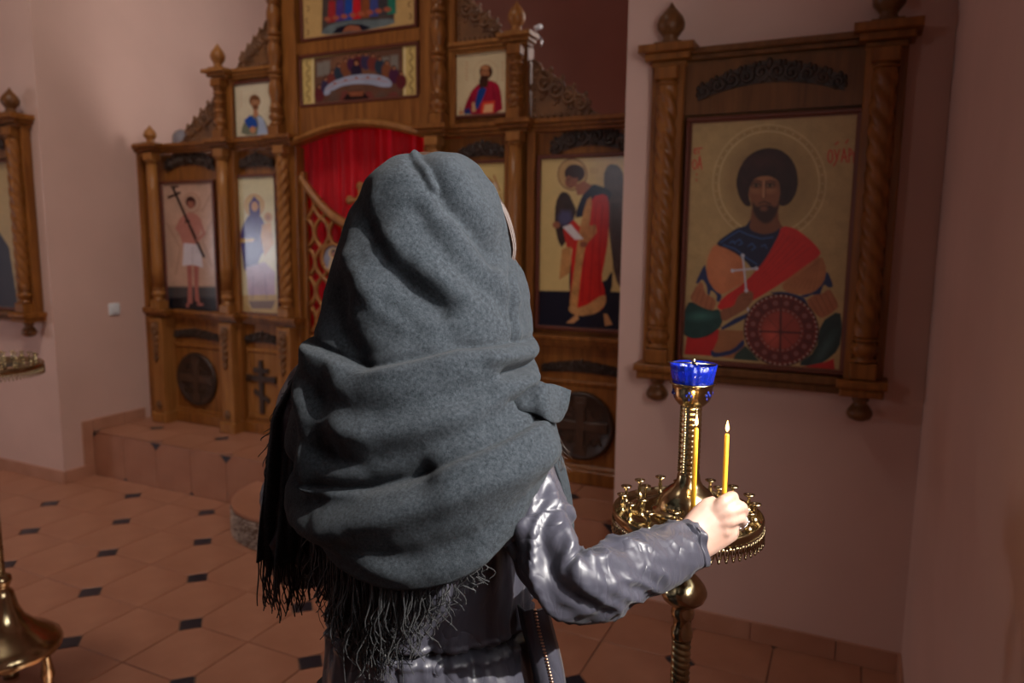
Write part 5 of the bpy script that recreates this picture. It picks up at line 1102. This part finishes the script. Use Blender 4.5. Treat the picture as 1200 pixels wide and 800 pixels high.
for poly, w, a_ in (
  ([(498, 196), (514, 214), (532, 240), (552, 268), (582, 302)], 10, -.012), ([(494, 190), (508, 206), (520, 226)], 4.5, .010), ([(532, 205), (556, 228), (578, 262)], 14, .006),
  ([(449, 272), (468, 306), (494, 327), (528, 352)], 13, -.011), ([(430, 300), (446, 330), (480, 358), (520, 376)], 12, .006), ([(480, 280), (512, 312), (550, 338)], 13, .006),
  ([(410, 335), (418, 372), (440, 402)], 18, -.016), ([(470, 345), (508, 372), (556, 388)], 9, -.005), ([(500, 250), (540, 305), (592, 350)], 10, -.005), ([(540, 262), (572, 305), (606, 345)], 8, .004),
  ([(430, 230), (440, 262), (436, 300)], 12, -.005), ([(599, 298), (601, 335), (606, 389)], 2.4, -.0045), ([(603, 300), (606, 335), (611, 388)], 3, .003),
  ([(380, 436), (440, 452), (500, 446), (570, 428), (626, 412)], 12, -.006), ([(395, 470), (460, 478), (530, 462), (612, 436)], 11, .006), ([(388, 498), (450, 506), (520, 482), (600, 452), (640, 444)], 11, -.007),
  ([(590, 417), (612, 416), (636, 418)], 4, -.012), ([(596, 446), (618, 444), (640, 447)], 3.5, -.008), ([(575, 405), (634, 406)], 6, .007), ([(585, 431), (640, 432)], 7, .006),
  ([(341, 573), (359, 589), (396, 589), (443, 566), (498, 543), (567, 520), (640, 500)], 13, .012), ([(345, 548), (380, 556), (420, 545), (460, 527), (510, 508)], 14, -.018), ([(380, 606), (440, 602), (510, 586), (580, 556), (640, 520)], 12, -.006),
  ([(420, 600), (500, 610), (570, 588)], 10, .005), ([(360, 470), (362, 510), (352, 550)], 12, -.010), ([(375, 440), (384, 490), (376, 540)], 12, .008), ([(405, 400), (400, 450), (410, 500)], 16, -.008)):
    d, sg = pdist(poly); dz += a_*np.exp(-(d/w)**2)
for poly, w, L, a_ in (([(372, 396), (410, 403), (455, 414), (486, 408), (546, 394), (603, 393), (640, 398)], 2.6, 42, .015), ([(392, 542), (452, 535), (498, 520), (549, 496), (614, 475), (650, 463)], 3.0, 34, .014)):
    d, sg = pdist(poly); q = d*sg; dz += a_/(1+np.exp(-q/w*2.2))*np.exp(-np.maximum(q, 0)/L)-.004*np.exp(-((q+4)/5)**2)
base = np.empty(UX.shape+(3,)); D_ = Dc+Kc*(.5-sx)-Bc*ss
# heights and sideways positions are taken at the ring's own axis distance, then carried round in depth
lat = (UX-600)*Dc/FPX
hz = np.empty(UX.shape)
tp_, cp_ = math.tan(PITCH), 1
for i in range(m_):
    rays_z = CY[2]*(VY[i]-400)/FPX+CX[2]*(UX[i]-600)/FPX+FW[2]; rays_f = (CY@FH)*(VY[i]-400)/FPX+(CX@FH)*(UX[i]-600)/FPX+FW@FH
    hz[i] = CAMH+rays_z/rays_f*Dc[i, 0]; lat[i] = ((CX@RT)*(UX[i]-600)/FPX+(CY@RT)*(VY[i]-400)/FPX)/rays_f*Dc[i, 0]
PW = D_[..., None]*FH+lat[..., None]*RT+hz[..., None]*ZZ
du = np.roll(PW, -1, 1)-np.roll(PW, 1, 1); dv = np.gradient(PW, axis=0); nn = np.cross(du, dv); nn /= np.linalg.norm(nn, axis=-1)[..., None]+1e-12
if (nn[m_//2, NT//4]@FH) > 0: nn = -nn
nz = .0060*vnoise(PW*9, 2)+.0030*vnoise(PW*24, 4)+.0010*vnoise(PW*70, 6)
fade = np.clip(np.arange(m_)/14., 0, 1)[:, None]
PW = PW+nn*(dz*near*fade+nz*fade)[..., None]
sc = MB(); NF = []
idx = lambda i, j: i*NT+j % NT
sc.V = [tuple(v) for v in PW.reshape(-1, 3)]
op0, op1 = int(np.argmin(np.abs(R[:, 0]-226))), int(np.argmin(np.abs(R[:, 0]-368)))
for i in range(m_-1):
    for j in range(NT):
        deg = math.degrees(th[j]); deg = deg-360 if deg > 180 else deg
        w0 = 36*math.sqrt(max(0, 1-((i-(op0+op1)/2)/((op1-op0)/2))**2)) if op0 < i < op1 else 0
        if w0 and abs(deg+46) < w0: continue
        NF.append((idx(i, j), idx(i, j+1), idx(i+1, j+1), idx(i+1, j)))
sc.F = NF; sc.S = [True]*len(NF)
sc.F.append(tuple(range(NT))); sc.S.append(True)
scarf = part('scarf', sc, m_scarf, wom, label='charcoal wool headscarf wrapped over head and shoulders')
sd = scarf.modifiers.new('thick', 'SOLIDIFY'); sd.thickness = .003; sd.offset = 0
def sheet(name, L, Rr, nu, nv, fn, mt=None, thick=.003, parent=None):
    """L, Rr: left and right edges as (u, v, d) lists; fn adds depth folds"""
    Lp, Rp = densify([at_d(*p) for p in L], nv), densify([at_d(*p) for p in Rr], nv); s = np.linspace(0, 1, nu); tt_ = np.linspace(0, 1, len(Lp))
    P = Lp[:, None]*(1-s)[None, :, None]+Rp[:, None]*s[None, :, None]
    P = P+fn(s[None], tt_[:, None])[..., None]*(-FH)+(.0015*vnoise(P*40, 8))[..., None]*(-FH)
    o = part(name, MB().grid(P), mt or m_scarf, parent or scarf); md = o.modifiers.new('thick', 'SOLIDIFY'); md.thickness = thick; md.offset = 0; return P
tail = sheet('scarf_tail', [(352, 424, .99), (343, 445, .99), (321, 486, .985), (317, 512, .985), (313, 545, .985), (308, 592, .985), (305, 625, .985), (303, 657, .985)], [(385, 424, .965), (378, 450, .965), (372, 480, .965), (366, 512, .965), (362, 545, .965), (360, 592, .97), (358, 625, .975), (353, 659, .98)], 60, 8,
      lambda s, t: (.010*np.sin(s*11+2.2*t)+.006*np.sin(s*23-3*t))*(.4+.6*t))
tail2 = sheet('scarf_tail', [(345, 575, 1.0), (347, 610, 1.0), (350, 640, 1.0), (352, 652, 1.0)], [(405, 585, .90), (400, 615, .90), (396, 640, .91), (392, 660, .92)], 40, 8, lambda s, t: .008*np.sin(s*14+2*t))
flap = sheet('scarf_corner', [(590, 470, .845), (608, 462, .835), (626, 452, .835), (640, 449, .845), (655, 453, .86), (668, 457, .875)], [(596, 488, .845), (612, 482, .828), (630, 486, .826), (646, 494, .835), (656, 494, .85), (663, 480, .87)], 14, 8, lambda s, t: .006*np.sin(s*3.1)+.003*np.sin(t*14))
sheet('scarf_corner', [(622, 449, .87), (632, 447, .88), (645, 453, .89), (656, 456, .895)], [(624, 462, .86), (634, 466, .87), (645, 470, .88), (655, 474, .89)], 8, 8, lambda s, t: .004*np.sin(s*3.1))
sheet('scarf_end', [(636, 510, .93), (645, 535, .93), (656, 565, .94), (664, 595, .945), (668, 625, .95)], [(648, 508, .95), (658, 535, .95), (666, 565, .955), (671, 598, .96), (672, 625, .96)], 8, 8, lambda s, t: 0*s*t)
# fringes
fm = MB()
def strand(p0, length, r=.0011, sway=.006, curl=.0, out=np.zeros(3), n=11):
    ph = RNG.uniform(0, 6.28, 4); f = RNG.uniform(.7, 1.6, 2); t = np.linspace(0, 1, n)[:, None]
    P = p0-ZZ*t*length+RT*(sway*np.sin(ph[0]+f[0]*t*4)*t+curl*np.sin(ph[1]+t*9*f[1])*t)+FH*(sway*.6*np.sin(ph[2]+f[1]*t*4)*t)+out*t
    rr = r*(1-.35*t[:, 0]); fm.tube(P, rr, 4)
for s_ in np.linspace(.02, .98, 30):
    k = int(s_*59); strand(tail[-1, k], RNG.uniform(.062, .085), .0014, .006)
    if RNG.random() < .5: strand(tail[-1, k]+RT*.002, RNG.uniform(.055, .08), .0011, .008)
for i in range(6, 34, 2): strand(tail[i, 0], RNG.uniform(.012, .03), .0009, .006, out=-RT*RNG.uniform(.004, .014))
for s_ in np.linspace(.15, .95, 22): k = int(s_*39); strand(tail2[-1, k], RNG.uniform(.03, .06), .0011, .009)
part('fringe', fm, m_fringe, scarf, label='black tassels on the hanging scarf end', kind='stuff')
fm = MB(); 
near_js = [j for j in range(NT) if math.sin(th[j]) > .25]
for k in range(230):
    s_ = RNG.beta(2.0, 2.2); x = 372+215*s_; j = min(near_js, key=lambda j: abs(UX[-1, j]-x)); p = PW[-1, j]
    Lm = np.interp(x, [372, 400, 440, 480, 520, 560, 600], [.10, .135, .155, .135, .085, .05, .02])
    strand(p+FH*RNG.uniform(.0, .012)+ZZ*.006, Lm*RNG.uniform(.55, 1.05), RNG.uniform(.0006, .0011), .010, .006, out=FH*.022+RT*RNG.uniform(-.015, .01))
for k in range(90):
    x = RNG.uniform(378, 470); j = min(near_js, key=lambda j: abs(UX[-1, j]-x)); strand(PW[-1, j]+FH*.016+ZZ*.012, RNG.uniform(.07, .13), .0022, .010, .003, out=FH*.014)
part('fringe', fm, m_fringe, scarf, label='curly black fringe under the scarf hem', kind='stuff')
# hair at the face opening and a few loose hairs
hm_ = MB()
for k in range(46):
    o_ = RNG.uniform(-5, 3); d = .962+RNG.uniform(-.016, .016)
    P = densify([at_d(580+o_, 228+o_, d), at_d(592+o_*.8, 250, d+.002), at_d(600+o_*.8, 276, d+.002), at_d(602+o_*.6, 298, d), at_d(594+o_, 322+2*o_, d-.004)], 4)
    hm_.tube(P, np.linspace(.0026, .0008, len(P)), 5)
a = np.linspace(-.2, PI/2-.03, 14); t_ = np.arange(28)*2*PI/28
hm_.grid(np.array([[Hd(.080*math.cos(q)*math.cos(w_), -.008+.092*math.cos(q)*math.sin(w_)*(.72 if math.sin(w_) > 0 else 1.05), .005+.112*math.sin(q)) for w_ in t_] for q in a]), cv=True)
for k in range(12):
    u, v = RNG.uniform(638, 652), RNG.uniform(495, 520); P = densify([at_d(u, v, .87), at_d(u+RNG.uniform(2, 12), v+RNG.uniform(12, 25), .865), at_d(u+RNG.uniform(6, 24), v+RNG.uniform(25, 50), .86)], 4); hm_.tube(P, .00022, 4)
part('hair', hm_, m_hair, wom, kind='stuff')
m_lip = mat('lips', (.42, .14, .12), .4)
lm = MB().tube([Hd(-.020, .0835, -.053), Hd(-.008, .0935, -.050), Hd(.008, .0935, -.050), Hd(.020, .0835, -.053)], [.002, .0036, .0036, .002], 8).tube([Hd(-.017, .083, -.0595), Hd(0, .0925, -.0615), Hd(.017, .083, -.0595)], [.002, .0044, .002], 8); part('lips', lm, m_lip, wom)
for s_ in (-1, 1):
    part('eyelashes', MB().tube([Hd(s_*.019, .083, .001), Hd(s_*.031, .0855, -.003), Hd(s_*.044, .079, .001)], .0011, 6), m_hair, wom)
    part('eyebrow', MB().tube([Hd(s_*.015, .0905, .028), Hd(s_*.032, .088, .033), Hd(s_*.050, .076, .026)], [.0022, .0026, .0012], 6), m_hair, wom)
# ------------------------------------------------------------------ groups of repeated things
GROUPS = {'icon': 'icons in the screen and cases', 'candle': 'lit candles on the brass stand', 'candle stand': 'brass candle stands', 'icon case': 'carved oak icon cases on the walls'}
for o in SC.objects:
    if o.parent is None and o.get('category') in GROUPS: o['group'] = GROUPS[o['category']]
